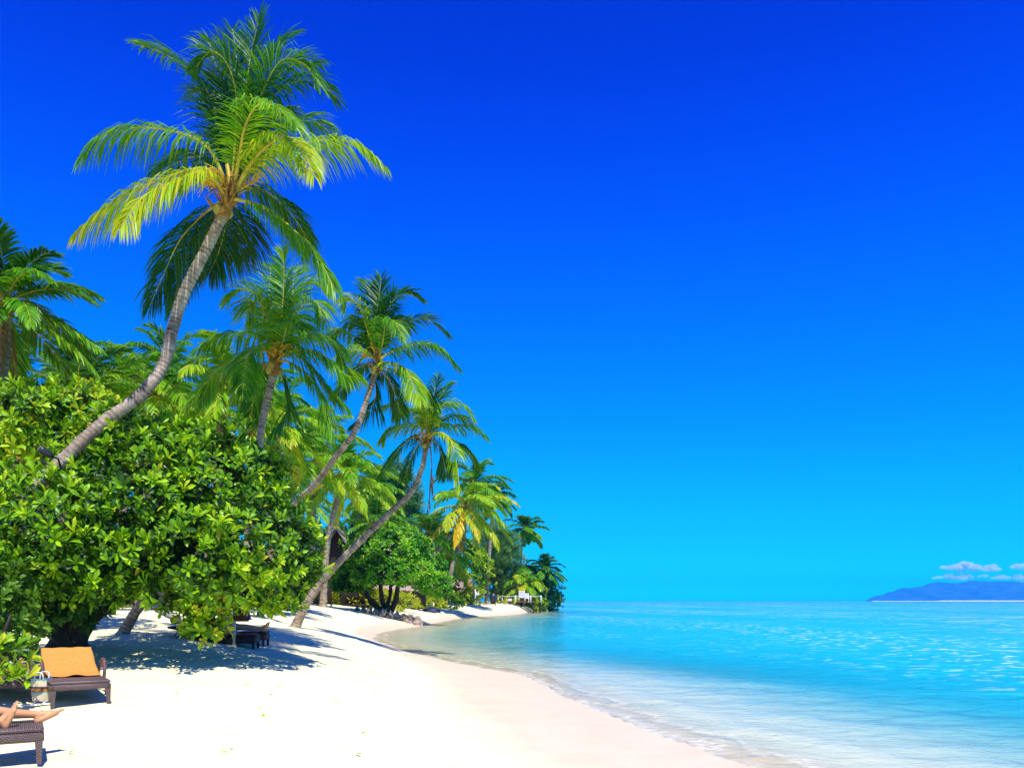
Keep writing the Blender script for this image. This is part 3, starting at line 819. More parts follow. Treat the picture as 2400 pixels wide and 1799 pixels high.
def Z4(pts): return [(450 + .392 * x, 600 + .392 * y) for x, y in pts]
FR2 = [
    (Z4([(460, 420), (380, 230), (290, 200), (200, 270)]), -.3, .7, 0.56), (Z4([(480, 460), (420, 310), (365, 265), (330, 400)]), -1.2, 1.0, 0.56),
    (Z4([(530, 420), (545, 260), (550, 100), (545, -30)]), .2, .4, 0.50), (Z4([(560, 400), (640, 210), (740, 160), (820, 220)]), .8, .7, 0.56),
    (Z4([(560, 430), (660, 300), (740, 270), (790, 400)]), -1.0, .9, 0.56), (Z4([(440, 490), (300, 460), (150, 480), (20, 560)]), .3, 1.4, 0.52),
    (Z4([(430, 540), (340, 580), (310, 720), (300, 820)]), -2.0, .8, 0.56), (Z4([(540, 520), (570, 420), (620, 405), (680, 450)]), -1.4, .8, 0.56),
    (Z4([(540, 590), (640, 560), (780, 590), (900, 700), (1010, 730)]), -.5, 1.3, 0.56), (Z4([(560, 630), (660, 680), (760, 820), (850, 1060)]), -.3, 1.3, 0.56),
    (Z4([(530, 690), (560, 800), (570, 930), (480, 1060)]), .8, 1.1, 0.38), (Z4([(420, 560), (250, 620), (120, 720), (60, 850)]), 1.0, 1.3, 0.50),
    (Z4([(560, 520), (720, 470), (850, 520), (900, 640)]), .9, 1.2, 0.46), (Z4([(480, 380), (460, 220), (470, 90), (460, 60)]), 1.2, .6, 0.44),
    (Z4([(560, 400), (600, 250), (610, 120), (640, 60)]), 1.3, .6, 0.42), (Z4([(580, 560), (700, 650), (820, 800), (920, 900)]), .6, 1.1, 0.48),
    (Z4([(440, 640), (400, 760), (360, 900), (350, 1000)]), 1.3, 1.2, 0.40)]
palm('coconut palm with curled pale upper fronds, second tallest, trunk behind the bush', [(285, 1484, 19), (320, 1430, 19), (368, 1372, 19.2), (470, 1275, 19.5), (560, 1180, 19.8), (603, 1065, 20), (615, 990, 20), (645, 855, 20)], .105, .088, 0, 3.0, 2, fronds=FR2, leaf=.92, nleaf=92, width=.018, nuts=4, flowers=4)
FR3 = [
    (Z4([(1040, 420), (1000, 300), (930, 250), (900, 310)]), -.4, .8, .66), (Z4([(1090, 440), (1110, 300), (1125, 200), (1130, 130)]), .2, .3, .28), (Z4([(1080, 430), (1075, 300), (1055, 200), (1030, 150)]), .8, .4, .30),
    (Z4([(1130, 430), (1200, 270), (1280, 220), (1365, 255)]), -.2, .5, .24), (Z4([(1150, 460), (1280, 400), (1400, 375), (1530, 470)]), .3, .6, .26), (Z4([(1140, 520), (1160, 400), (1210, 390), (1260, 500)]), -1.5, .9, .46),
    (Z4([(1160, 590), (1300, 535), (1450, 530), (1590, 660)]), -.3, 1.1, .46), (Z4([(1160, 640), (1270, 670), (1330, 790), (1370, 870)]), -1.6, .9, .66), (Z4([(1160, 670), (1300, 700), (1420, 830), (1460, 900)]), .4, 1.1, .36),
    (Z4([(1060, 590), (960, 560), (900, 640), (1020, 730)]), -.8, 1.1, .58), (Z4([(1090, 700), (1100, 820), (1060, 930), (960, 1010)]), .8, 1.0, .22), (Z4([(1050, 640), (960, 690), (900, 780), (860, 830)]), .7, 1.1, .40),
    (Z4([(1050, 560), (950, 470), (870, 440), (820, 480)]), .9, 1.0, .40), (Z4([(1120, 440), (1170, 320), (1200, 250), (1260, 200)]), 1.2, .5, .24), (Z4([(1080, 480), (1020, 380), (960, 380), (930, 430)]), 1.3, .8, .34),
    (Z4([(1110, 480), (1180, 380), (1240, 370), (1300, 430)]), 1.4, .8, .28), (Z4([(1130, 680), (1190, 760), (1230, 880), (1250, 960)]), 1.2, 1.0, .34)]
palm('dark crowned coconut palm with a bare S-curved trunk against the sky', [(610, 1421, 32), (625, 1330, 30), (655, 1240, 28), (700, 1172, 26.5), (735, 1138, 26), (785, 1073, 25.5), (832, 1010, 25), (862, 930, 25), (882, 860, 25)], .115, .085, 0, 3.0, 3, fronds=FR3, leaf=.92, nleaf=84, width=.021, nuts=4, flowers=2)
FR4 = [
    (Z4([(1380, 960), (1280, 900), (1200, 890), (1130, 900)]), .4, 1.0, .56), (Z4([(1400, 950), (1390, 900), (1420, 905), (1460, 990)]), -1.5, .8, .68), (Z4([(1440, 930), (1540, 880), (1610, 890), (1680, 970)]), -.2, .8, .60),
    (Z4([(1450, 1000), (1560, 1010), (1680, 1020), (1760, 1080)]), .3, 1.1, .50), (Z4([(1380, 1010), (1260, 1010), (1180, 1040), (1135, 1110)]), -.4, 1.1, .66), (Z4([(1370, 1060), (1280, 1110), (1190, 1210), (1120, 1320)]), .2, 1.1, .40),
    (Z4([(1460, 1050), (1540, 1090), (1580, 1220), (1600, 1400)]), -1.2, 1.1, .68), (Z4([(1460, 1060), (1580, 1110), (1660, 1180), (1710, 1280)]), .5, 1.0, .34), (Z4([(1420, 920), (1440, 850), (1455, 790), (1470, 725)]), .3, .5, .34),
    (Z4([(1440, 920), (1480, 850), (1510, 800), (1545, 760)]), .8, .5, .30), (Z4([(1400, 940), (1370, 860), (1330, 830), (1280, 850)]), .9, .7, .38), (Z4([(1470, 1000), (1530, 960), (1600, 960), (1680, 1020)]), 1.0, .8, .36),
    (Z4([(1390, 1090), (1330, 1160), (1290, 1270), (1270, 1330)]), 1.0, 1.1, .30), (Z4([(1440, 1090), (1490, 1170), (1510, 1250), (1520, 1310)]), .9, 1.0, .30)]
r4, t4, b4 = palm('leaning coconut palm on open sand between the big bush and the small tree', [(690, 1463, 27), (722, 1408, 27), (775, 1338, 27), (850, 1262, 27), (915, 1200, 27), (962, 1155, 27), (988, 1100, 27), (1000, 1040, 27)], .138, .080, 0, 2.4, 4, fronds=FR4, leaf=.80, nleaf=74, width=.020, nuts=3, flowers=3)
r = np.random.default_rng(44)   # dried flower spathe hanging below that crown
make_frond(r4, [t4 - b4 + np.array([.12, -.1, -.1]), P(1012, 1090, 26.8) - b4, P(1008, 1160, 26.8) - b4, P(1000, 1200, 26.8) - b4], .38, 26, 3.0, .02, .35, r, M['dead_frond'], .3, stalk=.3, name='dry_frond')

palm('half seen coconut palm at the picture edge above the bush', [(-140, 1440, 20), (-60, 1200, 20), (0, 900, 20), (16, 718, 20)], .17, .13, 26, 2.4, 5, age=.42, leaf=0.66, nleaf=67, hang=.8, droop=1.3, dead=2)
palm('small dark palm crown between the edge palm and the tall leaning trunk', [(120, 1415, 27), (150, 1200, 27), (185, 925, 27)], .18, .14, 18, 2.4, 6, age=.34, leaf=0.72, nleaf=54, hang=.5, droop=.9, el_low=10)
palm('coconut palm crown directly behind the bend of the tall trunk', [(330, 1415, 29), (340, 1150, 29), (365, 935, 29)], .18, .14, 20, 2.6, 7, age=.58, leaf=0.78, nleaf=54, droop=1.5, dead=2)
palm('yellow-green palm crown partly hidden by the curled palm', [(480, 1414, 27), (505, 1150, 27), (530, 900, 27)], .18, .13, 20, 2.3, 8, age=.55, leaf=0.72, nleaf=54, droop=1.7, dead=2)
palm('low palm on a straight grey trunk behind the bush', [(577, 1433, 34), (580, 1250, 34), (590, 1020, 34)], .16, .12, 18, 2.1, 9, age=.55, leaf=0.65, nleaf=45, width=.034)
palm('palm with bright yellow lower fronds behind the long leaning trunk', [(757, 1389, 56), (765, 1300, 56), (778, 1220, 56), (808, 1118, 56)], .22, .17, 24, 4.14, 10, age=.66, leaf=1.10, nleaf=45, width=.055, droop=1.6)
palm('green palm crown left of the yellow palm, behind the bare curved trunk', [(640, 1412, 44), (660, 1250, 44), (692, 1075, 44)], .2, .15, 20, 2.9, 11, age=.52, leaf=0.91, nleaf=45, width=.045, el_low=-20, dead=2)
palm('palm with golden lower fronds on a slanting trunk beyond the small tree', [(936, 1428, 90), (975, 1360, 90), (1006, 1312, 90), (1064, 1243, 90), (1090, 1190, 90)], 0.277, 0.196, 24, 5.91, 12, age=.72, leaf=1.42, nleaf=40, width=0.087, droop=1.7, dead=2)
palm('tall green palm crown above the golden palm', [(1041, 1400, 104), (1060, 1330, 104), (1085, 1250, 104), (1108, 1140, 104)], 0.297, 0.223, 22, 5.44, 13, age=.5, leaf=1.53, nleaf=40, width=0.093, el_low=-20)
palm('low spreading palm just left of the slanting trunks', [(972, 1425, 92), (990, 1350, 92), (1005, 1262, 92)], 0.247, 0.191, 22, 5.40, 14, age=.50, leaf=1.39, nleaf=40, width=0.084, droop=1.5, dead=2)
palm('bluish distant palm crown right of the golden palm', [(1140, 1400, 135), (1148, 1290, 135), (1157, 1165, 135)], 0.289, 0.217, 20, 4.339, 15, age=.30, leaf=1.49, nleaf=40, width=0.102)
palm('lone slender palm standing clear against the sky near the point', [(1218, 1400, 152), (1222, 1290, 152), (1231, 1240, 152)], 0.253, 0.196, 20, 4.491, 16, age=.42, leaf=1.50, nleaf=40, width=0.109, droop=1.4)
palm('small dark palm at the very tip of the point', [(1268, 1408, 158), (1270, 1370, 158), (1274, 1335, 158)], 0.279, 0.209, 20, 4.531, 17, age=.32, leaf=1.51, nleaf=40, width=0.110)
palm('short stemless yellow palm beside the ochre bungalow', [(1226, 1408, 142), (1227, 1390, 142), (1229, 1368, 142)], 0.265, 0.241, 20, 4.332, 18, age=.66, leaf=1.56, nleaf=40, width=0.114, droop=1.7)
palm('young palm in the gap behind the thatched hut', [(1040, 1410, 112), (1045, 1350, 112), (1050, 1300, 112)], 0.236, 0.200, 18, 4.952, 19, age=.5, leaf=1.53, nleaf=40, width=0.100)
palm('palm crown peeping over the bush left of the curled palm', [(430, 1414, 36), (420, 1200, 36), (415, 985, 36)], .18, .15, 20, 3.0, 21, age=.60, leaf=0.91, nleaf=48, width=.04)
palm('palm at the far left, low behind the dark foliage', [(60, 1414, 32), (50, 1200, 32), (30, 930, 32)], .2, .15, 18, 2.7, 22, age=.34, leaf=0.85, nleaf=48, width=.04)
palm('far palm behind the yellow palm and the dark feathery tree', [(850, 1410, 90), (860, 1330, 90), (880, 1225, 90)], .22, .17, 20, 4.4, 23, age=.45, leaf=1.30, nleaf=37, width=.08)

for lab, px, top, d, ln, ag, sd in [('bright palm crown low behind the bend of the tall trunk', 300, 905, 34, 2.8, .60, 31), ('feathery palm crown between the low palm and the bare curved trunk', 655, 1000, 38, 2.9, .62, 32), ('palm crown showing under the curled palm fronds', 600, 935, 42, 3.0, .56, 33), ('yellowing palm crown just above the hut roof', 745, 1040, 58, 4.0, .70, 34), ('palm crown behind the dark feathery tree top', 880, 1150, 100, 4.6, .58, 35), ('palm crown above the middle of the big bush', 395, 870, 38, 2.9, .52, 36)]:
    palm(lab, [(px - 20, 1410, d), (px - 12, (1410 + top) / 2, d), (px, top, d)], .16 + d * .001, .12 + d * .001, 20, ln, sd, age=ag, leaf=ln * .30, nleaf=44, width=.0011 * d, dead=1)
palm('pale green palm crown low between the curled palm and the bush', [(505, 1412, 40), (495, 1250, 40), (470, 1050, 40)], .18, .14, 20, 3.0, 24, age=.58, leaf=.95, nleaf=44, width=.04)
palm('palm crown filling the gap under the bare curved trunk', [(725, 1408, 86), (735, 1300, 86), (725, 1175, 86)], .26, .2, 22, 5.0, 25, age=.5, leaf=1.2, nleaf=40, width=.06, dead=2)

# ------------------------------------------------------------------ broadleaf foliage
def leaf_template(L, W, fold=.25, curl=.18):
    y1, y2 = .38, .76
    v = np.array([[0, 0, 0], [-W * .62, L * y1, W * fold], [0, L * y1, 0], [W * .62, L * y1, W * fold], [-W, L * y2, W * fold * 1.3 - L * curl * .4], [0, L * y2, -L * curl * .4], [W, L * y2, W * fold * 1.3 - L * curl * .4], [0, L, -L * curl]], float)
    f3 = np.array([[0, 2, 1], [0, 3, 2], [4, 5, 7], [5, 6, 7]]); f4 = np.array([[1, 2, 5, 4], [2, 3, 6, 5]])
    return v, f3, f4

def rosette(L, W, nl, r, spread=(15, 80)):
    """a whorl of leaves round a twig tip, growing along +z"""
    V, F3, F4, Tn = [], [], [], []
    n = 0
    for k in range(nl):
        lv, f3, f4 = leaf_template(L * r.uniform(.65, 1.1), W * r.uniform(.8, 1.1) / 2, r.uniform(.1, .45), r.uniform(.0, .35))
        tilt = math.radians(spread[0] + (spread[1] - spread[0]) * ((k + r.uniform(0, 1)) / nl))
        az = k * 2.39996 + r.uniform(-.4, .4); roll = r.normal(0, .35)
        ry = Matrix.Rotation(roll, 3, 'Y'); rx = Matrix.Rotation(math.pi / 2 - tilt, 3, 'X'); rz = Matrix.Rotation(az, 3, 'Z')
        R = np.array(rz @ rx @ ry)
        v = lv @ R.T + np.array([0, 0, L * .18 * (1 - k / nl)]) + R @ np.array([0, L * .08, 0])
        V.append(v); F3.append(f3 + n); F4.append(f4 + n); n += 8
        Tn.append(np.full(8, np.clip((.66 - .38 * (k / nl)) + r.normal(0, .12), 0, .9)))
    return np.concatenate(V), np.concatenate(F3), np.concatenate(F4), np.concatenate(Tn)

def frames(n, r, twist=True):
    """rotation matrices taking +z to the given directions"""
    n = nrm(n); m = len(n)
    a = np.where(np.abs(n[:, 2:3]) < .95, np.array([[0, 0, 1.0]]), np.array([[1.0, 0, 0]]))
    u = nrm(np.cross(a, n)); w = np.cross(n, u)
    th = r.uniform(0, 2 * math.pi, m)[:, None]
    U = u * np.cos(th) + w * np.sin(th); Wv = np.cross(n, U)
    return np.stack([U, Wv, n], axis=-1)

def lobe_points(lobes, dens, r, front=None, inner=.25):
    """tips spread over (and a little inside) lumpy lobes; lobes: (centre, radii)"""
    pos, nor, dep = [], [], []
    for li, (c, rad) in enumerate(lobes):
        area = 4 * math.pi * (((rad[0] * rad[1]) ** 1.6 + (rad[0] * rad[2]) ** 1.6 + (rad[1] * rad[2]) ** 1.6) / 3) ** (1 / 1.6)
        m = int(area * dens)
        d = nrm(r.normal(size=(m, 3)))
        lump = .68 + .46 * vnoise(d[:, 0] * 2.6 + li * 3.7 + 9, d[:, 1] * 2.6 + d[:, 2] * 1.9 + 5, li + 50) + .26 * vnoise(d[:, 0] * 5.5 + li * 1.7 + 9, d[:, 2] * 5.5 + d[:, 1] * 3 + 5, li + 80)
        k = np.where(r.random(m) < inner, r.uniform(.55, .9, m), r.normal(1.0, .06, m))
        p = c + d * rad * (lump * k)[:, None]
        ok = np.ones(m, bool)
        for lj, (c2, rad2) in enumerate(lobes):
            if lj != li: ok &= (((p - c2) / (rad2 * .72)) ** 2).sum(1) > 1
        pos.append(p[ok]); nor.append(nrm(d / rad)[ok]); dep.append((k * lump)[ok])
    return np.concatenate(pos), np.concatenate(nor), np.concatenate(dep)

def foliage(parent, o, lobes, dens, L, W, nl, mat, seed, name='foliage', up=.55, variants=7, parts=0, part_name='leaf_cluster', spread=(15, 85), inner=.25, zmin=None, clip=None):
    r = np.random.default_rng(seed)
    var = [rosette(L, W, nl, r, spread) for _ in range(variants)]
    p, nr, k = lobe_points([(np.asarray(c, float), np.asarray(q, float)) for c, q in lobes], dens, r, inner=inner)
    if zmin is not None:
        ok = p[:, 2] > zmin; p, nr, k = p[ok], nr[ok], k[ok]
    if clip is not None:
        ok = clip(p); p, nr, k = p[ok], nr[ok], k[ok]
    n = nrm(nr + np.array([0, 0, up]) + np.array([0, -.12, 0]) + r.normal(0, .25, p.shape))
    R = frames(n, r); sc = r.uniform(.75, 1.2, len(p)); vi = r.integers(0, variants, len(p))
    bright = np.clip((vnoise(p[:, 0] * .9, p[:, 2] * .9 + p[:, 1] * .5, seed % 97) - .5) * .5 + r.normal(0, .09, len(p)) + .75 * (k - .97), -.5, .3)  # leaves deeper inside get a darker tint, painting in the crown's inner shade
    old = r.random(len(p)) < .012
    sel = np.zeros(len(p), bool)
    if parts:
        to = nrm(np.array([0, 0, H]) - p); score = (nr * to).sum(1) * 1.0 - .10 * p[:, 1]
        score[(p[:, 0] / p[:, 1] * F + CX < -30)] = -99
        # the clusters that show largest, spread over the face of the bush
        cell = {}
        for i in np.argsort(-score):
            key = (int(p[i, 0] / .22), int(p[i, 2] / .22))
            if key in cell: continue
            cell[key] = 1; sel[i] = True
            if sel.sum() >= parts: break
        vm = []
        for a in range(variants):
            m = MB(); V, f3, f4, t = var[a]; m.add(V, [f3, f4], t); vm.append(m.mesh(part_name, mat))
        for i in np.where(sel)[0]:
            ob = bpy.data.objects.new(part_name, vm[vi[i]])
            mm = Matrix.Identity(4); mm3 = Matrix((R[i] * sc[i]).tolist())
            mm = mm3.to_4x4(); mm.translation = Vector(p[i] - o)
            COL.objects.link(ob); ob.parent = parent; ob.matrix_local = mm
    mb = MB()
    for a in range(variants):
        ids = np.where((vi == a) & ~sel)[0]
        if not len(ids): continue
        V, f3, f4, t = var[a]
        vv = np.einsum('nij,kj->nki', R[ids] * sc[ids][:, None, None], V) + (p[ids] - o)[:, None, :]
        off = (np.arange(len(ids)) * len(V))[:, None, None]
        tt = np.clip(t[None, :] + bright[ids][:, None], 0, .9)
        tt = tt.reshape(len(ids), -1, 8); od = r.random(tt.shape[:2]) < .010; tt[od] = r.uniform(.88, 1.0)
        mb.add(vv.reshape(-1, 3), [(f3[None] + off).reshape(-1, 3), (f4[None] + off).reshape(-1, 4)], tt.ravel())
    fo = mb.build(name, mat, parent, smooth=False)
    fo['kind'] = 'stuff'
    return fo, p

def px_lobes(L):
    return [(P(px, py, d), np.array([rx / F * d, rd, ry / F * d])) for px, py, d, rx, ry, rd in L]

def limb(root, o, pts, r0, r1, mat, name='branch', ns=8):
    mb = MB(); C = spline(np.asarray(pts) - o, 14)
    rr = np.linspace(r0, r1, 14) * (1 + .08 * np.sin(np.arange(14) * 1.9))
    tube(mb, C, rr, ns); return mb.build(name, mat, root)

# the big bush
b0 = P(170, 1517, 17.0); b0[2] = float(gz(b0[0], b0[1])) - .05
bush = empty('beach_bush', b0, 'huge glossy bush with dark twisted stems, filling the picture behind the loungers', 'bush', 'big bushes under the palms')
LA = [(345, 1185, 16.2, 150, 165, 1.7), (520, 1160, 16.8, 150, 130, 1.7), (600, 1270, 16.6, 115, 115, 1.6), (440, 1300, 15.6, 140, 105, 1.4), (150, 1240, 15.0, 135, 115, 1.4), (15, 1200, 14.8, 100, 105, 1.3),
      (645, 1355, 17.0, 75, 62, 1.1), (555, 1370, 16.2, 80, 45, 1.0), (310, 1045, 16.6, 95, 70, 1.2), (205, 1330, 15.0, 110, 75, 1.1), (300, 1290, 15.2, 90, 100, 1.2), (680, 1300, 17.2, 50, 70, .9),
      (430, 1100, 16.6, 120, 90, 1.3), (265, 1130, 15.8, 90, 85, 1.0), (60, 1330, 14.6, 90, 70, 1.0), (590, 1130, 17.2, 70, 80, 1.1)]
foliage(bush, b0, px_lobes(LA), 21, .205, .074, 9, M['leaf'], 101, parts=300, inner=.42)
foliage(bush, b0, px_lobes([(478, 1400, 15.7, 46, 34, .4), (482, 1440, 15.6, 44, 34, .36), (476, 1472, 15.6, 30, 24, .28)]), 42, .21, .075, 9, M['leaf'], 111, name='drooping_branch_leaves')
foliage(bush, b0, px_lobes([(120, 1395, 15.4, 80, 45, .7), (205, 1405, 15.9, 40, 45, .4), (60, 1420, 15.6, 60, 60, .6), (225, 1380, 15.8, 50, 30, .5)]), 26, .20, .07, 9, M['leaf_dark'], 112, name='shade_tinted_foliage')  # same bush in a darker leaf colour, shade under the canopy painted in
for (q, r0, r1) in [([(170, 1517, 17.0), (185, 1440, 16.8), (250, 1370, 16.4), (345, 1250, 16.2)], .20, .06), ([(160, 1517, 17.0), (135, 1430, 16.6), (130, 1330, 15.8), (140, 1230, 15.2)], .15, .05), ([(180, 1515, 17.1), (215, 1450, 17.0), (330, 1385, 16.8), (500, 1330, 16.6), (600, 1280, 16.6)], .15, .05),
                    ([(165, 1520, 16.9), (120, 1470, 16.2), (60, 1380, 15.4), (20, 1250, 15)], .14, .05), ([(175, 1515, 17.2), (200, 1400, 17.4), (330, 1250, 17.0), (500, 1180, 16.8)], .14, .05), ([(330, 1385, 16.8), (420, 1375, 16.2), (480, 1410, 15.7)], .06, .02)]:
    limb(bush, b0, [P(*a) for a in q], r0, r1, M['bark_dark'])
mb = MB(); tube(mb, spline(np.array([P(160, 1530, 17.0), P(165, 1500, 17.0), P(175, 1475, 17.0), P(178, 1455, 17)]) - b0, 8), np.array([.5, .42, .36, .33, .3, .27, .24, .2]), 12)
mb.v[-1] += rng.normal(0, .025, mb.v[-1].shape); mb.build('trunk', M['bark_dark'], bush)

b1 = on_ground(-20, 0, 20.5)
bush2 = empty('beach_bush', b1, 'darker bush behind the lower part of the tall leaning trunk', 'bush', 'big bushes under the palms')
LB = [(80, 995, 18.6, 105, 75, 1.2), (190, 985, 19.2, 90, 65, 1.2), (10, 1030, 18.4, 90, 85, 1.2), (255, 985, 20.0, 60, 45, 1.0), (120, 1080, 18.8, 110, 90, 1.2), (-60, 980, 19, 100, 75, 1.2), (50, 945, 19.5, 55, 35, .8), (150, 930, 19.5, 50, 30, .7), (220, 1070, 19.0, 85, 75, 1.0)]
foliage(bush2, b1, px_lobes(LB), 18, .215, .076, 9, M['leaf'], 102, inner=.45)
for q in [[(-20, 1480, 20.5), (20, 1300, 20), (80, 1000, 19)], [(-20, 1480, 20.5), (80, 1250, 20.2), (190, 1000, 19.6)], [(-20, 1480, 20.5), (-40, 1200, 19.8), (10, 1020, 18.8)]]:
    limb(bush2, b1, [b1] + [P(*a) for a in q[1:]], .16, .05, M['bark_dark'], 'trunk' if q[1][0] == 20 else 'branch')

b2 = on_ground(-40, 0, 12.6)
bush3 = empty('beach_bush', b2, 'nearest bush, at the picture edge beside the orange towel', 'bush', 'big bushes under the palms')
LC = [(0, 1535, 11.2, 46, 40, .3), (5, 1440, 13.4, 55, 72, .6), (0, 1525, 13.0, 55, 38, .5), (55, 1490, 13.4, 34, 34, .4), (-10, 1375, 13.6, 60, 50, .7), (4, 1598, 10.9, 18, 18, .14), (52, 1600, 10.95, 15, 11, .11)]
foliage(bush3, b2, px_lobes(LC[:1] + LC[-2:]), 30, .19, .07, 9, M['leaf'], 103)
foliage(bush3, b2, px_lobes(LC[1:-2]), 24, .20, .075, 9, M['leaf_dark'], 113, name='shade_tinted_foliage')  # back lobes coloured darker to paint in the big bush's shade
for q in [[(25, 1440, 12.9)], [(70, 1500, 13.0)], [(10, 1540, 12.2), (15, 1600, 11.1)], [(30, 1560, 12), (60, 1592, 11.1)]]:
    limb(bush3, b2, [b2] + [P(*a) for a in q], .07, .015, M['bark_dark'])

# small round tree on the beach
t0 = P(905, 1441, 64); t0[2] = float(gz(t0[0], t0[1])) - .1
tree = empty('beach_tree', t0, 'small dome-shaped green tree with forked dark trunk on the sand', 'tree')
LT = [(905, 1288, 64, 85, 42, 2.8), (842, 1335, 63, 52, 28, 1.9), (975, 1335, 64, 60, 30, 2.1), (900, 1338, 62, 88, 26, 2.3), (1025, 1372, 64, 28, 22, 1.1), (794, 1366, 63, 22, 16, .9), (945, 1272, 65, 50, 30, 1.9), (870, 1300, 65, 45, 28, 1.8), (1000, 1362, 63, 38, 20, 1.3), (832, 1364, 63, 34, 16, 1.2)]
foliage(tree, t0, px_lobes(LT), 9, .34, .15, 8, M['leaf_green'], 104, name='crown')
for q, a in [([(905, 1440, 64), (880, 1418, 64), (858, 1390, 63.6), (838, 1350, 63.4)], .27), ([(905, 1440, 64), (895, 1400, 64), (892, 1360, 64), (900, 1310, 64)], .22), ([(912, 1440, 64), (928, 1405, 64.2), (935, 1370, 64.2), (975, 1330, 64.2)], .25), ([(900, 1438, 64.1), (915, 1390, 64.6), (912, 1340, 64.8)], .18)]:
    limb(tree, t0, [P(*b) for b in q], a, .1, M['bark_dark'], 'trunk' if a > .26 else 'branch')
tb = MB(); tube(tb, np.array([[0, 0, -.2], [0, 0, .25], [.05, 0, .7], [.1, 0, 1.0]]), [.62, .5, .38, .28], 10); tb.v[-1] += rng.normal(0, .05, tb.v[-1].shape); tb.build('root_flare', M['bark_dark'], tree)

def shrub(label, px, d, wpx, top, mat, seed, L=.3, W=.1, dens=6, nl=8, cat='shrub', name='shrub', spread=(10, 75), bottom=1412, group='undergrowth shrubs behind the beach', nlob=5, deep=None):
    g = on_ground(px, 0, d)
    root = empty(name, g, label, cat, group)
    r = np.random.default_rng(seed)
    hgt = P(px, top, d)[2] - g[2]; hw = wpx / 2 / F * d
    lobes = []
    for k in range(nlob):
        u = (k + .5) / nlob * 2 - 1
        hh = hgt * (.62 + .38 * math.cos(u * 1.3)) * r.uniform(.82, 1.0)
        lobes.append((g + np.array([u * hw * .75, r.uniform(-.3, .3) * hw * .5, hh * .52]), np.array([hw * .62, (deep or hw * .7) * .7, hh * .5])))
    foliage(root, g, lobes, dens, L, W, nl, mat, seed, zmin=g[2] + .03, spread=spread)
    mb = MB()
    for k in range(5):
        a = r.uniform(0, 6.28); q = np.array([math.cos(a) * hw * .4, math.sin(a) * hw * .3, hgt * .6])
        tube(mb, spline([np.array([q[0] * .15, q[1] * .15, -.05]), q * np.array([.5, .5, .5]), q], 5), np.linspace(.06, .02, 5), 5)
    mb.build('stem', M['bark_dark'], root)
    return root
lf = dict(spread=(5, 60))
SH = [('dark green shrub behind the bush stems, leftmost under the canopy', 200, 40, 150, 1335, 'leaf_dark', .35, .1), ('fan-leaved yellow-green plant behind the leaning trunk', 330, 42, 110, 1352, 'leaf_yellow', .5, .07), ('bright fern-like shrub behind the hammock', 430, 43, 130, 1345, 'leaf_yellow', .5, .08),
      ('leafy shrub behind the pale hammock post', 530, 45, 120, 1340, 'leaf', .36, .12), ('dense shrub left of the open-sand palm base', 630, 46, 140, 1330, 'leaf_dark', .36, .12), ('dark shrub beside the far dark lounger', 705, 60, 80, 1376, 'leaf_dark', .4, .1),
      ('yellow fern clump left of the small tree', 800, 74, 130, 1380, 'leaf_yellow', .6, .08), ('low yellow-green hedge seen between the small tree stems', 880, 74, 150, 1385, 'leaf_yellow', .5, .12), ('yellow-green hedge right of the small tree trunk', 975, 88, 110, 1390, 'leaf_yellow', .5, .12),
      ('green hedge behind the red lounger', 1030, 100, 90, 1385, 'leaf', .5, .16), ('round bright yellow shrub beside the leaning thatch', 1098, 114, 58, 1374, 'leaf_yellow', .5, .16), ('tiny yellow shrub below the railing', 1168, 132, 36, 1399, 'leaf_yellow', .5, .16),
      ('round dark shrub at the tip of the point', 1278, 160, 64, 1340, 'leaf_dark', .6, .3), ('leafy mass under the lone slender palm', 1236, 158, 90, 1318, 'leaf_dark', .6, .3), ('low green shrub right of the white railing', 1258, 150, 40, 1396, 'leaf', .5, .2)]
for i, (lab, px, d, w, top, mt, L, W) in enumerate(SH):
    shrub(lab, px, d, w, top, M[mt], 300 + i, L, W, dens=max(2.2, 9 - d * .06), spread=(5, 65) if 'yellow' in mt else (10, 80))
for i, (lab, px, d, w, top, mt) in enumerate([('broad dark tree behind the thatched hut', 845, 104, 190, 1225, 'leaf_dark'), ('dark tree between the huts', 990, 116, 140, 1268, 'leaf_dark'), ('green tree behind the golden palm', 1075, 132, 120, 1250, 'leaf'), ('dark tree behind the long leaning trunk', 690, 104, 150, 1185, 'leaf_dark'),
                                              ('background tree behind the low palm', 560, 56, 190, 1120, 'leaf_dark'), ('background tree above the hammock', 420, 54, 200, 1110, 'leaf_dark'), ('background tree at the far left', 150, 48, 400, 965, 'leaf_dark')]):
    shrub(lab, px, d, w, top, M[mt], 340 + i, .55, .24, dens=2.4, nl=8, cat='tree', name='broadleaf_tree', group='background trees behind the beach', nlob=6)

# feathery ironwood trees
def ironwood(label, px, d, wpx, top, bot, seed):
    g = on_ground(px, 0, d); root = empty('ironwood_tree', g, label, 'tree', 'feathery ironwood trees')
    r = np.random.default_rng(seed); hw = wpx / 2 / F * d
    zt, zb = P(px, top, d)[2], P(px, bot, d)[2]
    lobes = []
    for k in range(16):
        f = k / 15; z = zb + (zt - zb) * f
        ww = hw * (math.sin(math.pi * (.18 + .72 * (1 - f))) ** .8) * .75
        a = k * 2.4
        lobes.append((np.array([g[0] + math.cos(a) * ww * .6, g[1] + math.sin(a) * ww * .6, z]), np.array([ww * .55 + .5, ww * .5 + .5, (zt - zb) * .11 + .4])))
    foliage(root, g, lobes, 3.2, 1.0, .075, 16, M['needle'], seed, name='crown', up=.1, spread=(5, 60), inner=.4)
    limb(root, g, [g, g + np.array([.2, 0, (zt - g[2]) * .4]), g + np.array([0, 0, (zt - g[2]) * .9])], .35, .06, M['bark_dark'], 'trunk')
    return root
